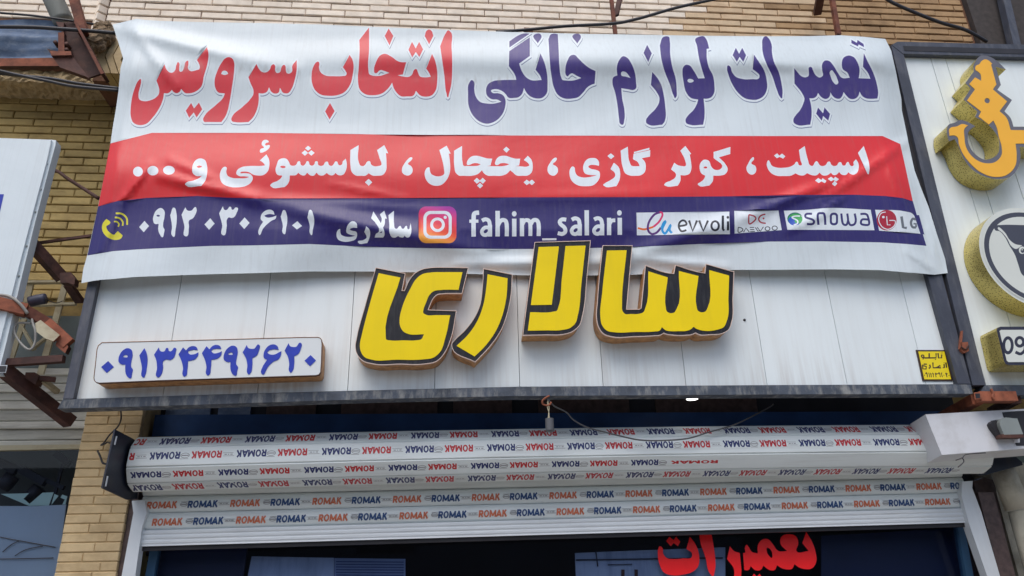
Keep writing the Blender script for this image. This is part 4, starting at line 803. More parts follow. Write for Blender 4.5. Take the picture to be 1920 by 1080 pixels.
# ROMAK glyph mesh in unit box: height 1, width 4.75
def romak_layers():
    w_ = .27
    s = lambda p: stroke(p, w_, smooth=False)
    return [(0, s('.12,0 .12,1')+s('.0,.88 .5,.88')+s('.0,.45 .5,.45')+stroke('.45,.88 .62,.84 .68,.67 .62,.5 .45,.45', w_)+s('.4,.45 .72,0')),
            (0, [ell(1.37, .5, .47, .53, 24)]), (-1, [ell(1.37, .5, .22, .31, 20)]),
            (0, s('2.08,0 2.08,1')+s('3.0,0 3.0,1')+s('2.08,.95 2.54,.15')+s('3.0,.95 2.54,.15')),
            (0, s('3.22,0 3.68,1')+s('3.62,1 4.08,0')+s('3.4,.28 3.9,.28')),
            (0, s('4.38,0 4.38,1')+s('4.45,.45 4.92,1')+s('4.6,.6 5.02,0'))]
RV, RT, _l = cdt([(0, p) if m == 0 else (-1, p) for m, p in romak_layers()])
EV, ET, _l = cdt([(0, [ell(.5, .5, .5, .42, 20)]), (-1, [ell(.5, .5, .44, .34, 18)]), (0, [[(.12, .42), (.88, .42), (.88, .56), (.12, .56)]]), (0, [[(.1, 1.0), (1.0, 1.0), (1.0, 1.07), (.1, 1.07)]])])
LV, LT, _l = cdt([(0, [[(0, .72), (.95, .72), (.95, .78), (0, .78)]]), (0, [[(.1, .22), (1.0, .22), (1.0, .28), (.1, .28)]]), (0, [[(.15, .44), (.35, .44), (.35, .56), (.15, .56)], [(.45, .44), (.56, .44), (.56, .56), (.45, .56)], [(.64, .44), (.85, .44), (.85, .56), (.64, .56)]])])
def lettering(rows, fn, name, parent, mats):
    """rows: (u0, u1, mat, kind) ; fn(u, v) -> world, v up the letter height"""
    W, F, I, UU = [], [], [], []
    for u0, u1, v0, v1, mi, kind, flip, shear in rows:
        V_, T_ = {'R': (RV, RT), 'E': (EV, ET), 'L': (LV, LT)}[kind]; mw = {'R': 5.05, 'E': 1., 'L': 1.}[kind]
        b = len(W)
        for a, c in V_:
            fu = a/mw+(shear*(c-.5)); fv = c
            if flip: fu, fv = 1-a/mw+shear*(c-.5), 1-c
            UU.append(u0+(u1-u0)*fu); W.append(fn(UU[-1], v0+(v1-v0)*fv))
        for tr in T_:
            if flip and min(UU[b+int(k)] for k in tr) < xa+.004: continue
            A_, B_, C_ = (W[b+int(k)] for k in tr); n = (B_-A_).cross(C_-A_)
            F.append(tuple(b+int(k) for k in (tr if n.y < 0 else tr[::-1]))); I.append(mi)
    if F: mesh_obj(name, W, F, mats, parent, I)
TM = [T_RED, T_NAVY, T_OR, T_BLUE, T_GREY]
FS = [0, .035, .07, .3, .5, .7, .93, .965, 1.]; nseg = len(FS)-1
NXS = 33
def flatcyl(a0, a1, f, x, off):
    p = cyl(a0, x)*(1-f)+cyl(a1, x)*f; am = (a0+a1)/2
    return p+Vector((0, -math.cos(am), math.sin(am)))*(off+.0008*math.sin(math.pi*f)+.0015)
def roll_slat(a0, a1):
    W, F = [], []; xs_ = [xa+(xb-xa)*k/(NXS-1) for k in range(NXS)]; prof = []
    for j, f in enumerate(FS): prof.append((f, -(.006 if j in (0, nseg) else 0)))
    for x in xs_:
        for f, o_ in prof: W.append(flatcyl(a0, a1, f, x, o_))
        for f, o_ in prof: W.append(flatcyl(a0, a1, f, x, o_-.010))
    n = nseg+1; m = 2*n
    for k in range(NXS-1):
        b = k*m
        for j in range(nseg):
            F.append((b+j, b+j+1, b+m+j+1, b+m+j)); F.append((b+n+j, b+m+n+j, b+m+n+j+1, b+n+j+1))
        F.append((b, b+m, b+m+n, b+n)); F.append((b+nseg, b+n+nseg, b+m+n+nseg, b+m+nseg))
    e = (NXS-1)*m
    for j in range(nseg): F.append((j, n+j, n+j+1, j+1)); F.append((e+j, e+j+1, e+n+j+1, e+n+j))
    return mesh_obj('slat', W, F, SLAT, SH)
edges = A+[A[-1]-step*(k+1) for k in range(0)]
al = [A[0]+step*k for k in (4, 3, 2, 1)]+A
for a0, a1 in zip(al[:-1], al[1:]): roll_slat(a0-.018, a1+.018)
ang_ = np.linspace(0, 2*math.pi, 33)[:-1]; cx_ = [xa+.004+(xb-xa-.008)*k/32 for k in range(33)]
mesh_obj('roll_core', [cyl(a, x, RR-.0115) for x in cx_ for a in ang_], [tuple(range(32)), tuple(range(33*32-1, 32*32-1, -1))]+[(r*32+k, (r+1)*32+k, (r+1)*32+(k+1) % 32, r*32+(k+1) % 32) for r in range(32) for k in range(32)], DARKSTEEL, SH)
def X(px_, py_): return P(px_, py_, RY-RR).x
def periodic(rx0, rx1, nper, off, wd, xmin, xmax):
    per = (rx1-rx0)/nper; k0 = int(math.floor((xmin-rx0)/per))-1; out = []
    for k in range(k0, k0+40):
        s = rx0+per*k
        if s > xmax: break
        out.append((s, s+wd, s+per*off))
    return per, out
# pair period in metres from the photo: row 2 red starts 357@843 and 678@835 (two periods)
per = (X(678, 852)-X(357, 862))/2; wd = per*.345
rowdef = [(A[0], A[1], X(372, 828), 99), (A[1], A[2], X(357, 865), 99), (A[2], A[3], X(320, 895), X(1262, 872)), (A[3], A[4], X(311, 918), 99)]
for ri, (a0, a1, xs0, xend) in enumerate(rowdef):
    rows = []
    k = -2
    while True:
        s = xs0+per*k; k += 1
        if s > xb: break
        items = [(s, s+wd, 0, 'R'), (s+wd*1.04, s+wd*1.04+per*.135, 4, 'L'), (s+per*.52, s+per*.52+wd, 1, 'R'), (s+per*.52+wd*1.02, s+per*.52+wd*1.02+per*.105, 4, 'E')]
        for u0, u1, mi, kd in items:
            if u1 > min(xb-.01, xend) or u1 < xa+.02: continue
            if u0 < xa+.012:
                if kd != 'R' or u1 < xa+.02: continue
            rows.append((u0, u1, ((.20, .36, .36, .18)[ri] if kd == 'R' else .36), ((.80, .72, .72, .86)[ri] if kd == 'R' else .68), mi, kd, True, .0 if kd == 'R' else 0))
    if ri == 2: rows.append((X(1262, 872)+.0, X(1350, 872), .42, .62, 0, 'R', True, .0))
    def fn(u, v, a0=a0, a1=a1):
        return flatcyl(a0, a1, 1-v, u, .0009)
    lettering(rows, fn, 'printed_lettering', SH, TM)
# hanging curtain
CY = .335
def curt(name, L0, R0, L1, R1, mat, bulge, ribs=0):
    """L0,R0 top corners (px), L1,R1 bottom corners (px)"""
    a, b, c, d_ = (P(*q, CY) for q in (L0, R0, L1, R1)); W, F = [], []; n = 10
    for j in range(n+1):
        f = j/n; off = -bulge*math.sin(math.pi*f)+(.004 if j in (0, n) else 0)
        if ribs: off = -bulge+(.003 if (j % 3 == 0) else -.001)
        for s, e in ((a, c), (b, d_)): W.append(s+(e-s)*f+Vector((0, off, 0)))
    for j in range(n): F.append((2*j, 2*j+1, 2*j+3, 2*j+2))
    m = len(W)
    W += [W[0]+Vector((0, .03, 0)), W[1]+Vector((0, .03, 0)), W[m-2]+Vector((0, .03+bulge, 0)), W[m-1]+Vector((0, .03+bulge, 0))]
    F += [(0, m, m+1, 1), (m-2, m-1, m+3, m+2)]
    mesh_obj(name, W, F, mat, SH, smooth=False); return a, b, c, d_
curt('slat', (268, 905), (1804, 868), (268, 930), (1804, 894), SLAT, .008)
q1 = curt('slat', (268, 931), (1804, 895), (266, 961.5), (1808, 923.2), SLAT, .010)
q2 = curt('slat', (266, 962.3), (1808, 924), (264, 994), (1812, 952), SLAT, .010)
curt('bottom_bar', (264, 995), (1812, 953), (262, 1025), (1819, 980), SLAT_P, .012, ribs=1)
a, b = P(262, 1025, CY), P(1819, 980, CY)
hexa('rubber_seal', [a+Vector((0, .0, -.018)), b+Vector((0, .0, -.018)), b+Vector((0, 0, -.001)), a+Vector((0, 0, -.001))], [a+Vector((0, .03, -.018)), b+Vector((0, .03, -.018)), b+Vector((0, .03, -.001)), a+Vector((0, .03, -.001))], DARKSTEEL, SH)
for q, o0, o1, mo, mb, yL, yR in ((q1, 277, 1716, 2, 3, 949, 913), (q2, 287, 1733, 2, 3, 980.5, 944.5)):
    xo0, xo1 = P(o0, yL, CY).x, P(o1, yR, CY).x; pr = (xo1-xo0)/10; rows = []
    for k in range(-1, 12):
        s = xo0+pr*k; w2 = pr*.355
        for u0, u1, mi, kd in ((s, s+w2, mo if k < 8 else mo, 'R'), (s+pr*.395, s+pr*.485, 4, 'E'), (s+pr*.488, s+pr*.488+w2, mb, 'R'), (s+pr*.85, s+pr*.99, 4, 'L')):
            if u0 < q[0].x+.02 or u0 > q[1].x-.02: continue
            u1 = u1
            rows.append((u0, u1, .78 if kd == 'R' else .72, .36 if kd == 'R' else .42, mi, kd, False, .02 if kd == 'R' else 0))
    def fn2(u, v, q=q):
        u = min(u, q[1].x-.002); f = (u-q[0].x)/(q[1].x-q[0].x); tp = q[0]+(q[1]-q[0])*f; bo = q[2]+(q[3]-q[2])*f; w_ = tp+(bo-tp)*v; w_.x = u
        return w_+Vector((0, -.0100*math.sin(math.pi*v)-.0022, 0))
    lettering(rows, fn2, 'printed_lettering', SH, TM)
# side plate and bearing on the left
XS = xa-.012
def pxp(l): return [PX(a_, b_, XS) for a_, b_ in l]
f = pxp([(216, 805), (252, 824), (262, 870), (258, 935), (239, 937), (192, 915)])
mesh_obj('side_plate', f+[v+Vector((-.006, 0, 0)) for v in f], [tuple(range(6)), tuple(range(11, 5, -1))]+[(i, (i+1) % 6, 6+(i+1) % 6, 6+i) for i in range(6)], BLACKPLATE, SH)
for (a_, b_) in (((219, 818), (215, 834)), ((202, 893), (198, 912))):
    beam('slot', PX(*a_, XS+.003), PX(*b_, XS+.003), .004, .006, RAIL, SH)
c = Vector((XS+.004, RY, ZR(xa)))
tube('axle', [c, c+Vector((.05, 0, 0))], .03, DARKSTEEL, SH, n=16)
for dy_, dz_ in ((-.03, .03), (-.06, -.01)): box('bolt', (XS, RY+dy_-.006, c.z+dz_-.006), (XS+.012, RY+dy_+.006, c.z+dz_+.006), RAIL, SH)
# guide rails
def plank(name, poly, y, dep, mats, parent): return prism(name, poly, y, dep, mats, parent, back=True)
t = thing('guide_rail', tuple(P(240, 1000, .3)), 'white left guide rail of the shutter beside the brick pillar', 'rail', 'shutter guide rails')
plank('rail', [(247, 939), (270.5, 937), (275, 962), (266, 990), (237, 1200), (205, 1200), (228, 1080), (250, 962)], .30, .05, [RAIL, RAIL], t)
t = thing('guide_rail', tuple(P(1830, 960, .3)), 'white right guide rail of the shutter beside the stained concrete', 'rail', 'shutter guide rails')
plank('rail', [(1804, 903), (1824, 901.5), (1823, 915), (1840, 960), (1875, 1080), (1905, 1200), (1880, 1200), (1851, 1080), (1817, 982), (1803, 930)], .30, .05, [RAIL, RAIL], t)
# motor cover
t = thing('shutter_motor_cover', tuple(P(1820, 850, .1)), 'white sheet metal box covering the shutter motor at the right end of the roll', 'cover')
yf, yb = .02, .16
fr = [P(1766, 853, yf), P(1950, 839, yf), P(1950, 765, yf), P(1735, 777, yf)]; bk = [P(1737, 869, yb), P(1990, 849, yb), P(1990, 772, yb), P(1706.5, 795, yb)]
o = hexa('cover', fr, bk, COVER, t)
M1 = dict(ox=1700, oy=740, k=5.4)
flat('cutout', [(0, [pts('965,178c 1130,165c 1250,160c 1250,515c 1110,518c 1085,450c 925,450c 848,265c 985,240c', **M1)])], yf-.002, [DARKSTEEL], t)
plank('motor_housing', pts('950,255 1120,240c 1180,400c 985,405c', **M1), yf-.05, .05, [MOTOR, MOTOR], t)
plank('motor_shade', pts('870,268 935,258c 975,420 950,440c', **M1), yf-.03, .03, [DARKSTEEL, DARKSTEEL], t)
plank('cover_ledge', pts('960,400c 1180,400c 1188,432c 965,436c', **M1), yf-.05, .04, [RUST_D, RUST_D], t)
plank('bracket_plate', pts('930,440c 1145,440c 1145,485c 1095,485c 1085,450c 930,450c', **M1), yf-.01, .004, [COVER, COVER], t)
tag(tube('torn_wire', [Q(1792, 863, .0), Q(1805, 858, .0), Q(1812, 852, .0), Q(1848, 849, .0)], .0022, CABLE), 'thin torn black wire on the white motor box', 'wire')
tag(tube('torn_wire', [Q(1804, 858, -.005), Q(1807, 866, .0), Q(1796, 876, .0)], .0022, CABLE), 'short loose end of black wire hanging below the motor box', 'wire')
o = plank('end_bracket', [(1905, 857), (1916, 866), (1918, 872), (1850, 890), (1834, 891), (1842, 880), (1856, 860)], .26, .006, [BLACKPLATE, BLACKPLATE], None); tag(o, 'dark steel end bracket under the motor box', 'bracket')
# ------------------------------------------------------------------ shop window
t = thing('shop_window', tuple(P(1040, 1040, .44)), 'dark shop window under the shutter with red vinyl Persian word', 'window')
WY = .44
plank('frame', [(262, 1000), (1830, 960), (1850, 985), (262, 1030)], WY-.01, .03, [NAVYSTEEL, NAVYSTEEL], t)
flat('pane', [(0, [[(262, 990), (1835, 950), (1900, 1260), (200, 1260)]])], WY, [GLASS], t)
BL = M('window_frame_blue', lin((56, 92, 124)), rough=.4, var=.1)
plank('frame_post', [(1794, 975), (1806, 975), (1848, 1200), (1832, 1200)], WY-.02, .04, [BL, BL], t); plank('frame_post', [(284, 1015), (299, 1015), (268, 1200), (250, 1200)], WY-.02, .04, [BL, BL], t)
W1 = dict(ox=1210, oy=980, k=5.647)
VR = M('red_window_vinyl', lin((244, 30, 34)), rough=.35, var=.06, scale=10)
flat('red_lettering', [(0, [pts(s, **W1) for s in (
 '155,248 180,265 190,330 230,375 300,385 400,378 490,365 495,330 435,278c 470,150c 520,210 560,300 572,380 560,460 500,520 400,550 300,558 200,530 150,440 132,340 135,280', '255,150c 300,185c 325,150c 370,200c 345,250c 300,215c 270,250c 220,195c',
 '575,70c 690,68c 720,230 740,380 738,500 710,565 685,540 640,380 575,160', '895,250c 940,300 1000,320c 1018,500c 1010,600 980,700c 880,700c 940,560 940,500 865,385c',
 '1035,320c 1050,320 1055,260 1072,232 1090,250 1130,310 1190,325c 1195,230 1240,178 1300,175 1345,220 1410,300 1500,300c 1430,220 1440,150 1520,122 1600,150 1620,220 1600,300 1728,300c 1662,215c 1703,98c 1760,190 1800,300 1808,420 1770,480 1680,490 1620,470 1580,440c 1550,490 1500,495 1440,480 1395,450c 1370,500 1330,505 1280,480 1250,455c 1220,500 1170,505 1115,460c 1100,495 1075,505 1048,500c',
 '1150,540c 1180,570c 1210,540c 1250,600c 1110,600c')]), (-1, [pts('1290,265 1320,280 1345,350 1340,372 1310,350 1285,300', **W1)])], WY-.003, [VR], t)
# interior: room shell, flat panels standing in for reflections in the glass
room = thing('shop_interior', (0, 1.2, 1.2), 'dark shop interior behind the window glass', 'room')
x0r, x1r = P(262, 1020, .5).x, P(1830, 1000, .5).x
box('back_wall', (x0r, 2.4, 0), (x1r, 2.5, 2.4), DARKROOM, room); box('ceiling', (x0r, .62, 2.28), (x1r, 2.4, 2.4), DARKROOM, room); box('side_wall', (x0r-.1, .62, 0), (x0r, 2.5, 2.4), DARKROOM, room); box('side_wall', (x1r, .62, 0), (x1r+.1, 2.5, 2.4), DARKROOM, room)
PB = M('blue_grey_reflection', lin((150, 166, 188)), rough=.6, var=.12, scale=3, dirt=lin((60, 74, 104)), dirt_amt=.6, dirt_scale=(14, 14, 2))
PB2 = M('corrugated_reflection', lin((126, 144, 178)), rough=.6, var=.1); PN = M('navy_reflection_panel', lin((14, 28, 62)), rough=.5, var=.2)
def backing(name, poly, y, mat, lab):  # flat sheet standing in for a reflection in the glass
    o = plank(name, poly, y, .006, [mat, mat], None); return tag(o, lab, 'sheet')
backing('reflection_sheet', [(472, 1043), (626, 1046), (626, 1200), (440, 1200)], .475, PB, 'pale blue-grey sheet standing for a reflection in the left part of the shop window')
backing('reflection_sheet', [(627, 1046.5), (760, 1048), (760, 1200), (627, 1200)], .477, PB2, 'darker ribbed blue sheet standing for a reflection beside the pale one in the shop window')
backing('reflection_sheet', [(1078, 1037), (1185, 1032.5), (1360, 1026), (1360, 1200), (1085, 1200)], .475, PB, 'grey-blue sheet standing for a reflection behind the red Persian word in the shop window')
backing('navy_reflection_panel', [(1540, 1005), (1790, 990), (1830, 1200), (1540, 1200)], .50, PN, 'navy panel standing for a reflection in the right part of the shop window')
backing('navy_reflection_panel', [(305, 1020), (465, 1018), (440, 1200), (270, 1200)], .50, PN, 'dark navy panel standing for a reflection at the left end of the shop window')
rib = M('reflection_rib', lin((66, 82, 120)), rough=.6)
for k in range(6):
    o = beam('rib', P(630, 1053+k*5, .474), P(757, 1054+k*5, .474), .004, .004, rib)
    tag(o, ['topmost', 'second', 'third', 'fourth', 'fifth', 'lowest'][k]+' thin horizontal rib on the darker blue reflection sheet in the window', 'rib', 'ribs of the blue reflection sheet')
for a_, b_, w_, lb in (((1080, 1050), (1355, 1046), .006, 'long dark horizontal wire behind the window glass below the red word'), ((1140, 1059), (1185, 1058), .004, 'short thin horizontal wire behind the window glass'), ((1117, 1033), (1121, 1062), .006, 'near vertical dark wire behind the window glass')):
    tag(tube('window_wire', [P(*a_, .468), P(*b_, .468)], w_/2, CABLE), lb, 'wire', 'wires behind the window glass')
o = plank('dark_upright', [(1165, 1068), (1171, 1068), (1172, 1200), (1166, 1200)], .47, .004, [RUST_D, RUST_D], None); tag(o, 'narrow dark upright slat behind the glass, left one of two', 'slat')  # narrow dark strip in front of the sheet
o = plank('dark_upright', [(1190, 1068), (1196, 1068), (1197, 1200), (1190, 1200)], .47, .004, [RUST_D, RUST_D], None); tag(o, 'narrow dark upright slat behind the glass, right one of two', 'slat')
o = prism('cog_panel', [(262+dx, 1040+dy) for dx, dy in ((2, -8), (14, -12), (28, -8), (33, 2), (30, 18), (32, 30), (22, 38), (20, 60), (0, 60), (0, 20))], .52, .01, [M('perforated_yellow_iron', lin((140, 120, 62)), rough=.7, var=.3), RUST_D], None, holes=[ell(278, 1038, 5, 5, 12), ell(281, 1053, 5, 5, 12)]); tag(o, 'yellowish perforated iron strip behind the left end of the window', 'strip')
# ------------------------------------------------------------------ brackets, cables, lamps, left side clutter
# rusty posts above the banner
def post(a, b, y0, y1, wd, mat, lab, grp=None, cat='post'):
    return tag(beam('steel_post', P(*a, y0), P(*b, y1), wd, wd, mat), lab, cat, grp)
post((1143, -30), (1154, 66), .02, -.0, .020, RUST, 'rusty red steel post rising behind the middle of the banner')
tag(beam('steel_brace', P(1168, -30, .20), P(1155, 30, .06), .030, .012, RUST_D), 'short dark brace beside the rusty post above the middle of the banner', 'brace')
post((1555, -30), (1572, 66), .02, .0, .024, RUST, 'rusty red steel post above the right end of the banner')
tag(beam('steel_brace', P(1543, -30, .10), P(1532, 26, .30), .045, .03, RUST_D), 'dark steel stub fixed to the bricks left of the right rusty post', 'brace')
tag(box('clip_block', tuple(P(983, 60, -.02)), tuple(P(999, 52, -.02)+Vector((0, .03, 0))), RUST), 'small rusty block on the banner top edge under the cable', 'bracket')
# cables
def cab(pl, r, mat, lab, grp=None):
    return tag(tube('cable', [P(a, b, c) for a, b, c in pl], r, mat), lab, 'cable', grp)
cab([(930, 60, -.02), (985, 56, -.03), (1060, 49, -.06), (1150, 44, -.08), (1200, 34, -.08), (1270, 14, -.08), (1350, -4, -.08), (1400, -20, -.08)], .0085, CABLE, 'black cable sagging over the middle of the banner')
cab([(1640, -20, .0), (1665, 0, .0), (1700, 17, .0), (1760, 41, .0), (1810, 56, .0), (1850, 78, .03)], .010, CABLE, 'black cable running down to the top of the right-hand sign')
cab([(-30, 20, .05), (0, 24, .05), (60, 29, .05), (120, 37, .05), (160, 43, .08), (190, 48, .14), (216, 54, .2)], .006, CABLE, 'thin upper cable over the blue sheet at top left')
cab([(-30, 50, .02), (60, 51, .02), (110, 54, .02), (170, 58, .02), (216, 62, .02)], .010, CABLE, 'thick black cable across the blue sheet at top left')
cab([(-30, 127, .0), (0, 133, .0), (40, 142, .0), (90, 152, .0), (140, 162, .0), (225, 170, .0)], .008, CABLE, 'front grey-black cable below the rusty bracket at top left')
cab([(-30, 134, .02), (0, 138, .02), (50, 143, .02), (100, 148, .02), (150, 157, .02), (225, 166, .02)], .008, CABLE, 'rear black cable twisted with the front one at top left')
cab([(-20, 300, .2), (92, 316, .2), (130, 337, .1), (185, 372, .0)], .0085, RUST_D, 'thin dark rod crossing from the left sign down to the banner')
tag(beam('steel_rod', P(70, 456, .12), P(172, 442, .02), .012, .012, RUST_D), 'thin steel rod below the banner left edge', 'rod')
# wire and lamp holder hanging from the sign
cab([(1022, 746, -.02), (1030, 752, -.02), (1040, 762, .0), (1062, 773, .04), (1075, 787, .06), (1100, 801, .07), (1130, 809, .08), (1165, 818, .085), (1200, 825, .085), (1240, 826, .08), (1290, 822, .08), (1330, 810, .1), (1380, 795, .12), (1440, 765, .3), (1450, 758, .35)], .0034, CABLE_D, 'thin grey wire drooping over the shutter roll')
t = thing('lamp_holder', tuple(P(1029, 795, -.02)), 'grey bulb socket hanging on twisted white wires below the sign', 'lamp socket')
for s_ in (-1, 1):
    tube('wire', [P(1027, 750, -.02), P(1028+1.5*s_, 765, -.02), P(1029, 772, -.02), P(1029+1.2*s_, 785, -.02)], .0022, CREAMST, t)
a = P(1030, 785, -.02); b = P(1031, 809, -.02)
tube('socket', [a, a+(b-a)*.1, a+(b-a)*.3, b], .0185, M('bakelite_grey', lin((92, 94, 98)), rough=.6), t, n=16)
t = thing('round_downlight', tuple(P(1298, 741, .12)), 'lit round white lamp under the bottom edge of the sign', 'lamp')
c = P(1298, 748.5, .11); tube('diffuser', [c, c+Vector((0, 0, .02))], .027, LAMP, t, n=24); tube('housing', [c+Vector((0, 0, .021)), c+Vector((0, 0, .05))], .038, RAIL, t, n=24)
# wire and hook by the pillar
cab([(226, 765, .1), (227, 785, .2), (221, 800, .28), (206, 815, .31), (196, 829, .32)], .0036, CABLE, 'thin black wire hanging from the sign beside the pillar')
cab([(196, 829, .32), (189, 835, .31), (197, 832, .31), (202, 829, .3), (211, 834, .2)], .0034, CABLE, 'small wire loop on the pillar beside the side plate')
cab([(183, 845, .32), (188, 856, .31), (193, 868, .30), (203, 870, .28)], .0045, DARKSTEEL, 'bent black wire stub on the pillar')
# ---- right: clamp, orange box section under the signs, concrete
t = thing('orange_box_section', tuple(P(1850, 752, 0)), 'rust-orange square steel section carrying the two signs at the lower right', 'bracket')
beam('arm', P(1832, 745, -.02), P(1900, 745, -.02), .05, .045, RUST_O, t); beam('strut', P(1832, 748, .0), P(1770, 782, .36), .05, .045, RUST_O, t, hollow=False)
plank('end_face', [(1826, 736), (1839, 735), (1840, 748), (1828, 749)], -.047, .002, [RUST_O, RUST_O], t); plank('opening', [(1828.5, 738), (1837, 737.3), (1838, 746), (1830, 746.8)], -.0485, .001, [DARKSTEEL, DARKSTEEL], t)
tube('weld_bead', [P(1858, 729, -.05), P(1862, 738, -.05), P(1861, 744, -.05), P(1864, 749, -.05)], .006, RUST_O, t)
beam('strut', P(1905, 748, .0), P(1860, 772, .36), .04, .04, RUST_D, t)
t = thing('wire_clamp', tuple(P(1808, 640, -.03)), 'rust-coloured clamp joining the two sign frames', 'clamp')
plank('tongue', [(1803, 620), (1806, 620), (1803, 652), (1799, 654), (1800, 640)], -.045, .01, [RUST_O, RUST_O], t); plank('plate', [(1801, 642), (1815, 641), (1817, 658), (1808, 662), (1802, 656)], -.045, .015, [RUST_O, RUST_O], t)
tube('tie', [P(1802, 650, -.05), P(1810, 655, -.05), P(1816, 648, -.05)], .004, RUST_D, t)
o = box('concrete_pier', (P(1862, 900, .5).x, .50, 0), (P(1862, 900, .5).x+.9, .75, P(1862, 868, .5).z), CONC); tag(o, 'stained pale concrete pier at the lower right edge', 'pier')
t = thing('dark_cladding', tuple(P(1850, 1000, .48)), 'dark brown cladding strip between the right guide rail and the concrete', 'cladding')
plank('strip', [(1826, 903), (1845, 895), (1864, 900), (1925, 1200), (1880, 1200), (1842, 985)], .44, .06, [GRANITE, GRANITE], t)
t = thing('concrete_pipe', tuple(P(1895, 1000, .4)), 'pale stained drain pipe standing at the lower right corner', 'pipe')
a, b = P(1872, 920, .36), P(1872, 920, .36); b.z = 0
tube('pipe', [a+Vector((.08, 0, -.10)), Vector((b.x+.09, b.y, 0))], .05, CONC, t, n=20); tube('collar', [a+Vector((.05, 0, .10)), a+Vector((.075, 0, -.09))], .056, CONC, t, n=20)
# ---- top left
t = thing('blue_metal_sheet', tuple(P(50, 75, .1)), 'weathered blue sheet with an orange-brown lower edge at top left', 'sheet')
bs = .16
W, F = [], []
a, b, c, d_ = P(-80, 36, bs), P(118, 39, bs), P(118, 110, bs), P(-80, 110, bs)
n = 14
for j in range(n+1):
    f = j/n; off = .012*math.sin(f*9)+.006*math.sin(f*23)
    for k in range(9):
        g = k/8; p = a+(b-a)*g; q = d_+(c-d_)*g; r_ = p+(q-p)*f; W.append(r_+Vector((0, off+.008*math.sin(g*7+f*5), 0)))
for j in range(n):
    for k in range(8): F.append((j*9+k, (j+1)*9+k, (j+1)*9+k+1, j*9+k+1))
mesh_obj('sheet_metal', W, F, BLUESHEET, t, smooth=True)
plank('edge_angle', [(-80, 109), (112, 109), (112, 123.5), (-80, 124)], .14, .03, [RUST_O, RUST_D], t)
t = thing('mortar_ledge', tuple(P(100, 140, .3)), 'crumbling mortar ledge below the rusty bracket at top left', 'ledge')
bm = bmesh.new()
z0, z1 = P(100, 154, .44).z, P(100, 126, .44).z; xa_, xb_ = P(-160, 140, .44).x, P(232, 145, .44).x
bmesh.ops.create_grid(bm, x_segments=60, y_segments=14, size=.5)
rs = np.random.RandomState(4)
for v in bm.verts:
    u, w_ = v.co.x+.5, v.co.y+.5
    v.co = Vector((xa_+(xb_-xa_)*u, .44+.2*max(0, .5-w_)*2+rs.uniform(-.008, .008), 0))
    v.co.z = (z0+(z1-z0)*max(0, (w_-.5)*2))+rs.uniform(-.006, .006)
me = bpy.data.meshes.new('ledge_face'); bm.to_mesh(me); bm.free(); me.materials.append(LEDGE)
o = bpy.data.objects.new('ledge_face', me); COL.objects.link(o); o.parent = t; o.matrix_parent_inverse = Matrix.Translation(-t.location)
t = thing('channel_bracket', tuple(P(140, 90, .1)), 'dark rusty steel channel bracket left of the banner top corner', 'bracket')
plank('web', [(119, 42), (140, 40), (192, 137), (165, 146), (134, 103), (117, 60)], .07, .012, [RUST_D, RUST_D], t)
plank('flange', [(138, 40), (143, 40), (195, 137), (189, 139)], .0, .07, [RUST, RUST_D], t)
plank('flange', [(104, 40), (120, 42), (118, 62), (112, 55)], .05, .02, [RUST_D, RUST_D], t)
plank('foot', [(88, 91), (134, 103), (168, 147), (160, 143), (112, 126)], .03, .03, [RUST_D, RUST_D], t)
plank('stub', [(109, 61), (120, 60), (121, 104), (109, 105)], .02, .03, [RUST, RUST_D], t)
plank('stub', [(94, 96), (133, 96), (134, 103), (96, 104)], .015, .03, [RUST_O, RUST_D], t)
for p_ in ((103, 78), (124, 81), (124, 92)): 
    q = P(*p_, .02); tube('bolt', [q, q+Vector((0, .04, 0))], .010, RUST_D, t)
post((128, -40), (158, 66), .06, .06, .045, RUST, 'brown square steel post rising from the bracket at top left')
o = tube('grey_pipe', [P(82, -40, .10), P(98, -6, .12), P(119, 40, .16)], .052, PIPE, n=20); tag(o, 'grey plastic pipe coming down at top left beside the brown post', 'pipe')
t = thing('soldier_bricks', tuple(P(205, 100, .3)), 'upright rounded bricks beside the banner top left corner', 'brickwork')
for k, (pp) in enumerate(([(204, 62), (216, 70), (196, 104), (207, 137), (192, 137), (180, 105), (183, 94)], [(217, 70), (224, 80), (211, 104), (222, 138), (208.5, 137), (197.5, 104)], [(225, 82), (236, 92), (226, 112), (240, 138), (223.5, 138), (212.5, 104)])):
    plank('brick', pp, .17-.01*k, .12, [BR_PIL, BR_YEL], t)
t = thing('mud_nest', tuple(P(190, 70, .15)), 'clump of dried mud and dust stuck on the cables at top left', 'nest')
bm = bmesh.new(); 
for (px_, py_, r_) in ((180, 78, .055), (168, 76, .045), (195, 68, .05), (190, 55, .04), (205, 60, .03), (186, 88, .03), (176, 88, .035), (200, 52, .03)):
    mtx = Matrix.Translation(P(px_, py_, .12)); bmesh.ops.create_icosphere(bm, subdivisions=3, radius=r_, matrix=mtx)
for v in bm.verts: v.co += Vector((rs.uniform(-.006, .006), rs.uniform(-.006, .006), rs.uniform(-.006, .006)))
me = bpy.data.meshes.new('mud_clump'); bm.to_mesh(me); bm.free(); me.materials.append(MUD); o = bpy.data.objects.new('mud_clump', me); COL.objects.link(o); o.parent = t; o.matrix_parent_inverse = Matrix.Translation(-t.location)
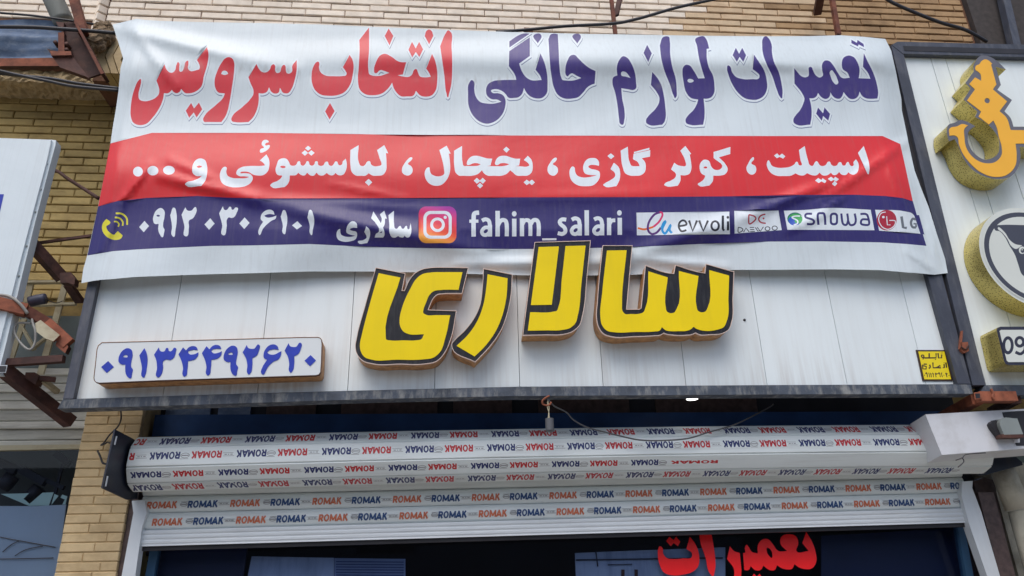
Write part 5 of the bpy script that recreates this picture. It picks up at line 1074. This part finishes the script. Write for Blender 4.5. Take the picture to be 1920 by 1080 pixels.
# ---- left neighbour banner
t = thing('neighbour_banner', tuple(P(30, 470, -.05)), 'white banner on a frame cut off by the left edge of the photo', 'banner')
plank('canvas', [(-260, 250), (96, 262), (88, 300), (60, 405), (30, 520), (0, 640), (-20, 700), (-260, 700)], -.06, .05, [V_WHITE, V_WHITE], t)
plank('side_fold', [(96.5, 262), (105, 263), (104, 272), (93, 312), (66, 416), (38, 530), (10, 650), (-3, 700), (-19.5, 700), (.5, 640), (30.5, 520), (60.5, 405), (88.5, 300)], -.045, .05, [V_WHITE, V_WHITE], t)
plank('blue_print', [(-200, 366), (7, 364), (-1, 400), (-200, 404)], -.0615, .001, [PHONE_B, PHONE_B], t)
for p_ in ((88, 308), (76, 356), (65.5, 398), (49.5, 462), (35, 518)):
    q = P(*p_, -.045); tube('rivet', [q+Vector((0, -.003, 0)), q], .006, MOTOR, t, n=8)
# ---- left bracket arms
t = thing('steel_bracket_arm', tuple(P(90, 490, .1)), 'dark rusty square arm running from behind the left banner to a clamp', 'bracket')
beam('arm', P(58, 456, .04), P(117, 522, .16), .045, .045, RUST_D, t); plank('clamp', [(112, 512), (132, 510), (141, 522), (139, 534), (128, 530), (113, 530)], .08, .04, [RUST_D, RUST_D], t)
beam('arm', P(128, 534, .16), P(150, 566, .26), .04, .02, RUST_D, t)
t = thing('floodlight', tuple(P(70, 565, 0)), 'small dark cylinder floodlight over the rusty arm at the left', 'lamp')
tube('body', [P(56, 566, .02), P(72, 562, .02), P(85, 560, .02)], .024, M('floodlight_body', lin((62, 64, 80)), rough=.45), t, n=18)
tube('stem', [P(84, 560, .02), P(104, 568, .06), P(118, 564, .1)], .002, CABLE, t)
t = thing('orange_bracket_arm', tuple(P(60, 590, 0)), 'rust-orange steel arm with peeling cream plate ending at the sign frame', 'bracket')
beam('arm', P(-20, 566, -.08), P(50, 583, -.03), .05, .05, RUST_O, t); beam('arm', P(50, 583, -.03), P(92, 608, .01), .035, .04, RUST, t)
plank('cream_plate', [(66, 606), (76, 600), (112, 628), (100, 640), (84, 634), (68, 622)], -.03, .012, [CREAMST, RUST_O], t)
beam('arm', P(88, 606, -.0), P(130, 645, .0), .028, .05, RUST_O, t); plank('cup', [(106, 640), (120, 636), (128, 650), (122, 662), (104, 648)], -.01, .03, [RUST_O, RUST_D], t)
cab([(-10, 553, -.07), (15, 555, -.07), (35, 567, -.07), (52, 588, -.05)], .0065, CABLE_G, 'grey cable arching over the orange arm')
cab([(60, 598, -.03), (62, 608, -.03), (66, 620, -.03), (66, 640, -.02), (58, 655, -.02), (45, 650, -.02), (30, 630, -.02), (27, 615, -.02), (35, 606, -.02), (58, 606, -.02)], .005, CABLE_G, 'grey cable loop hanging under the orange arm')
t = thing('square_tube_brace', tuple(P(50, 720, 0)), 'long dark square tube brace under the left end of the sign', 'brace')
beam('tube', P(-6, 683, -.02), P(132, 792, .30), .05, .05, RUST_D, t); plank('open_end', [(-30, 685), (14, 684.5), (11, 699), (-30, 700)], -.05, .003, [RAIL, RUST_D], t); plank('opening', [(-30, 686.5), (12, 686), (9.5, 697), (-30, 698)], -.0525, .0015, [DARKSTEEL, DARKSTEEL], t)
o = beam('cross_tie', P(3, 681, .0), P(120, 673, .0), .030, .03, RUST_D); tag(o, 'thin horizontal steel tie between the left banner and the sign frame', 'tie')
t = thing('small_knee_bracket', tuple(P(75, 715, .1)), 'small brown knee bracket above the long brace', 'bracket')
plank('block', [(48, 698), (65, 698), (72, 706), (66, 721), (46, 708)], .06, .05, [RUST_D, RUST_D], t); beam('bar', P(72, 709, .08), P(104, 712, .1), .02, .02, RUST_D, t); beam('bar', P(80, 713, .1), P(108, 735, .2), .02, .02, CREAMST, t)
# cream window grille
t = thing('cream_window_grille', tuple(P(80, 600, .4)), 'cream painted steel grille behind the left brackets', 'grille')
gy_ = .46
for a_, b_, w_ in (((40, 530), (118, 529), .03), ((123, 532), (102, 610), .03), ((102, 610), (76, 702), .03), ((58, 532), (50, 568), .028), ((62, 572), (142, 570), .022), ((30, 592), (65, 655), .022), ((46, 598), (22, 672), .022), ((58, 656), (86, 634), .02)):
    beam('bar', P(*a_, gy_), P(*b_, gy_), w_, .012, CREAMST, t)
o = box('upper_glass_panel', (P(-150, 600, .56).x, .56, P(60, 690, .56).z), (P(150, 600, .56).x+.05, .59, P(60, 592, .56).z), M('dusty_glass_grey', lin((104, 114, 116)), rough=.3, var=.12)); tag(o, 'dusty grey glass behind the cream grille', 'glass panel')
# grey boards
bt_ = thing('grey_shutter_boards', tuple(P(60, 760, .55)), 'weathered horizontal grey boards above the left shop window', 'boarding')
ys = [690, 704, 719, 736, 752, 768, 790, 805, 826, 843]
for i in range(len(ys)-1):
    y_ = .52+(.012 if i % 2 else 0)
    a, b, c, d_ = P(-160, ys[i+1]-.9+6, y_), P(172, ys[i+1]-.9-5, y_), P(172, ys[i]-5, y_), P(-160, ys[i]+6, y_)
    zz0 = (a.z+b.z)/2; zz1 = (c.z+d_.z)/2
    box('board', (a.x, y_, zz0+.002), (b.x, y_+.03, zz1), BOARD, bt_, bevel=.003)
# left shop window
t = thing('left_shop_window', tuple(P(60, 950, .5)), 'neighbouring shop window with dark lamps and a grey film standing for a reflection at lower left', 'window')
a = P(-200, 846, .5); b = P(160, 846, .5)
flat('pane', [(0, [[(-200, 852), (152, 843), (150, 850), (90, 1200), (-200, 1200)]])], .50, [GLASS], t)
plank('top_rail', [(-200, 838), (154, 833), (153, 841), (-200, 848)], .49, .03, [CREAMST, CREAMST], t)
plank('reflection_film', [(-200, 948), (70, 949), (124, 946), (92, 1200), (-200, 1200)], .508, .003, [M('grey_reflection_film', lin((172, 186, 192)), rough=.5, var=.06, scale=3, dirt=lin((170, 178, 180)), dirt_amt=.5, dirt_scale=(5, 5, 3))]*2, t)  # grey sheet imitates the reflection in the lower pane
K = dict(ox=0, oy=830, k=4.32); MINT = M('mint_light_panel', lin((196, 226, 208)), rough=.5, var=.04)
for i, s_ in enumerate(('5,415c 235,410c 190,455c 240,495c 345,405c 435,402c 395,510c 235,512c', '440,415c 475,430c 415,505c', '505,420c 545,435c 530,500c 505,500c 525,460c 490,445c')): flat('mint_panel', [(0, [pts(s_, **K)])], .53, [MINT], t)
GD = M('smoked_grey_ceiling', lin((70, 76, 74)), rough=.8, var=.25, scale=3)
box('inner_wall', (P(-200, 900, .9).x, .95, 0), (px0+.2, 1.0, 3.0), GD, t)
for a_, b_, w_ in (((0, 868), (30, 885), .03), ((40, 880), (85, 905), .035), ((105, 850), (130, 870), .03), ((118, 870), (100, 940), .012), ((0, 862), (120, 915), .02)): beam('track', P(*a_, .7), P(*b_, .7), w_, w_, DARKSTEEL, t)
for a_, b_ in (((4, 915), (24, 892)), ((50, 940), (74, 915))): tube('spotlight', [P(*a_, .6), P(*b_, .6)], .035, DARKSTEEL, t, n=14)
for pl in ([(0, 1007), (60, 1018), (104, 1026)], [(0, 1048), (60, 1047), (100, 1046)], [(5, 1035), (20, 1022), (36, 1014)], [(28, 1042), (50, 1030), (80, 1024)]):
    tube('reflection_line', [P(a_, b_, .5) for a_, b_ in pl], .0022, CABLE, t, n=5)  # thin dark tubes laid on the pane as reflected lines

# ---- the other side of the street (seen only as reflections in glass and gloss)
OB = thing('opposite_building', (0, -14, 0), 'plain rendered building across the street, mirrored in the shop glass', 'building')
box('facade', (-22, -14.6, 0), (22, -14, 4.6), M('render_blue_grey', lin((120, 128, 140)), rough=.9, var=.15, scale=.7), OB)
wm = M('dark_window_pane', lin((38, 46, 62)), rough=.25)
for k in range(14):
    x = -20+k*3; box('window', (x, -13.99, 2.6+.2*(k % 3)), (x+1.3, -13.95, 3.9), wm, OB)
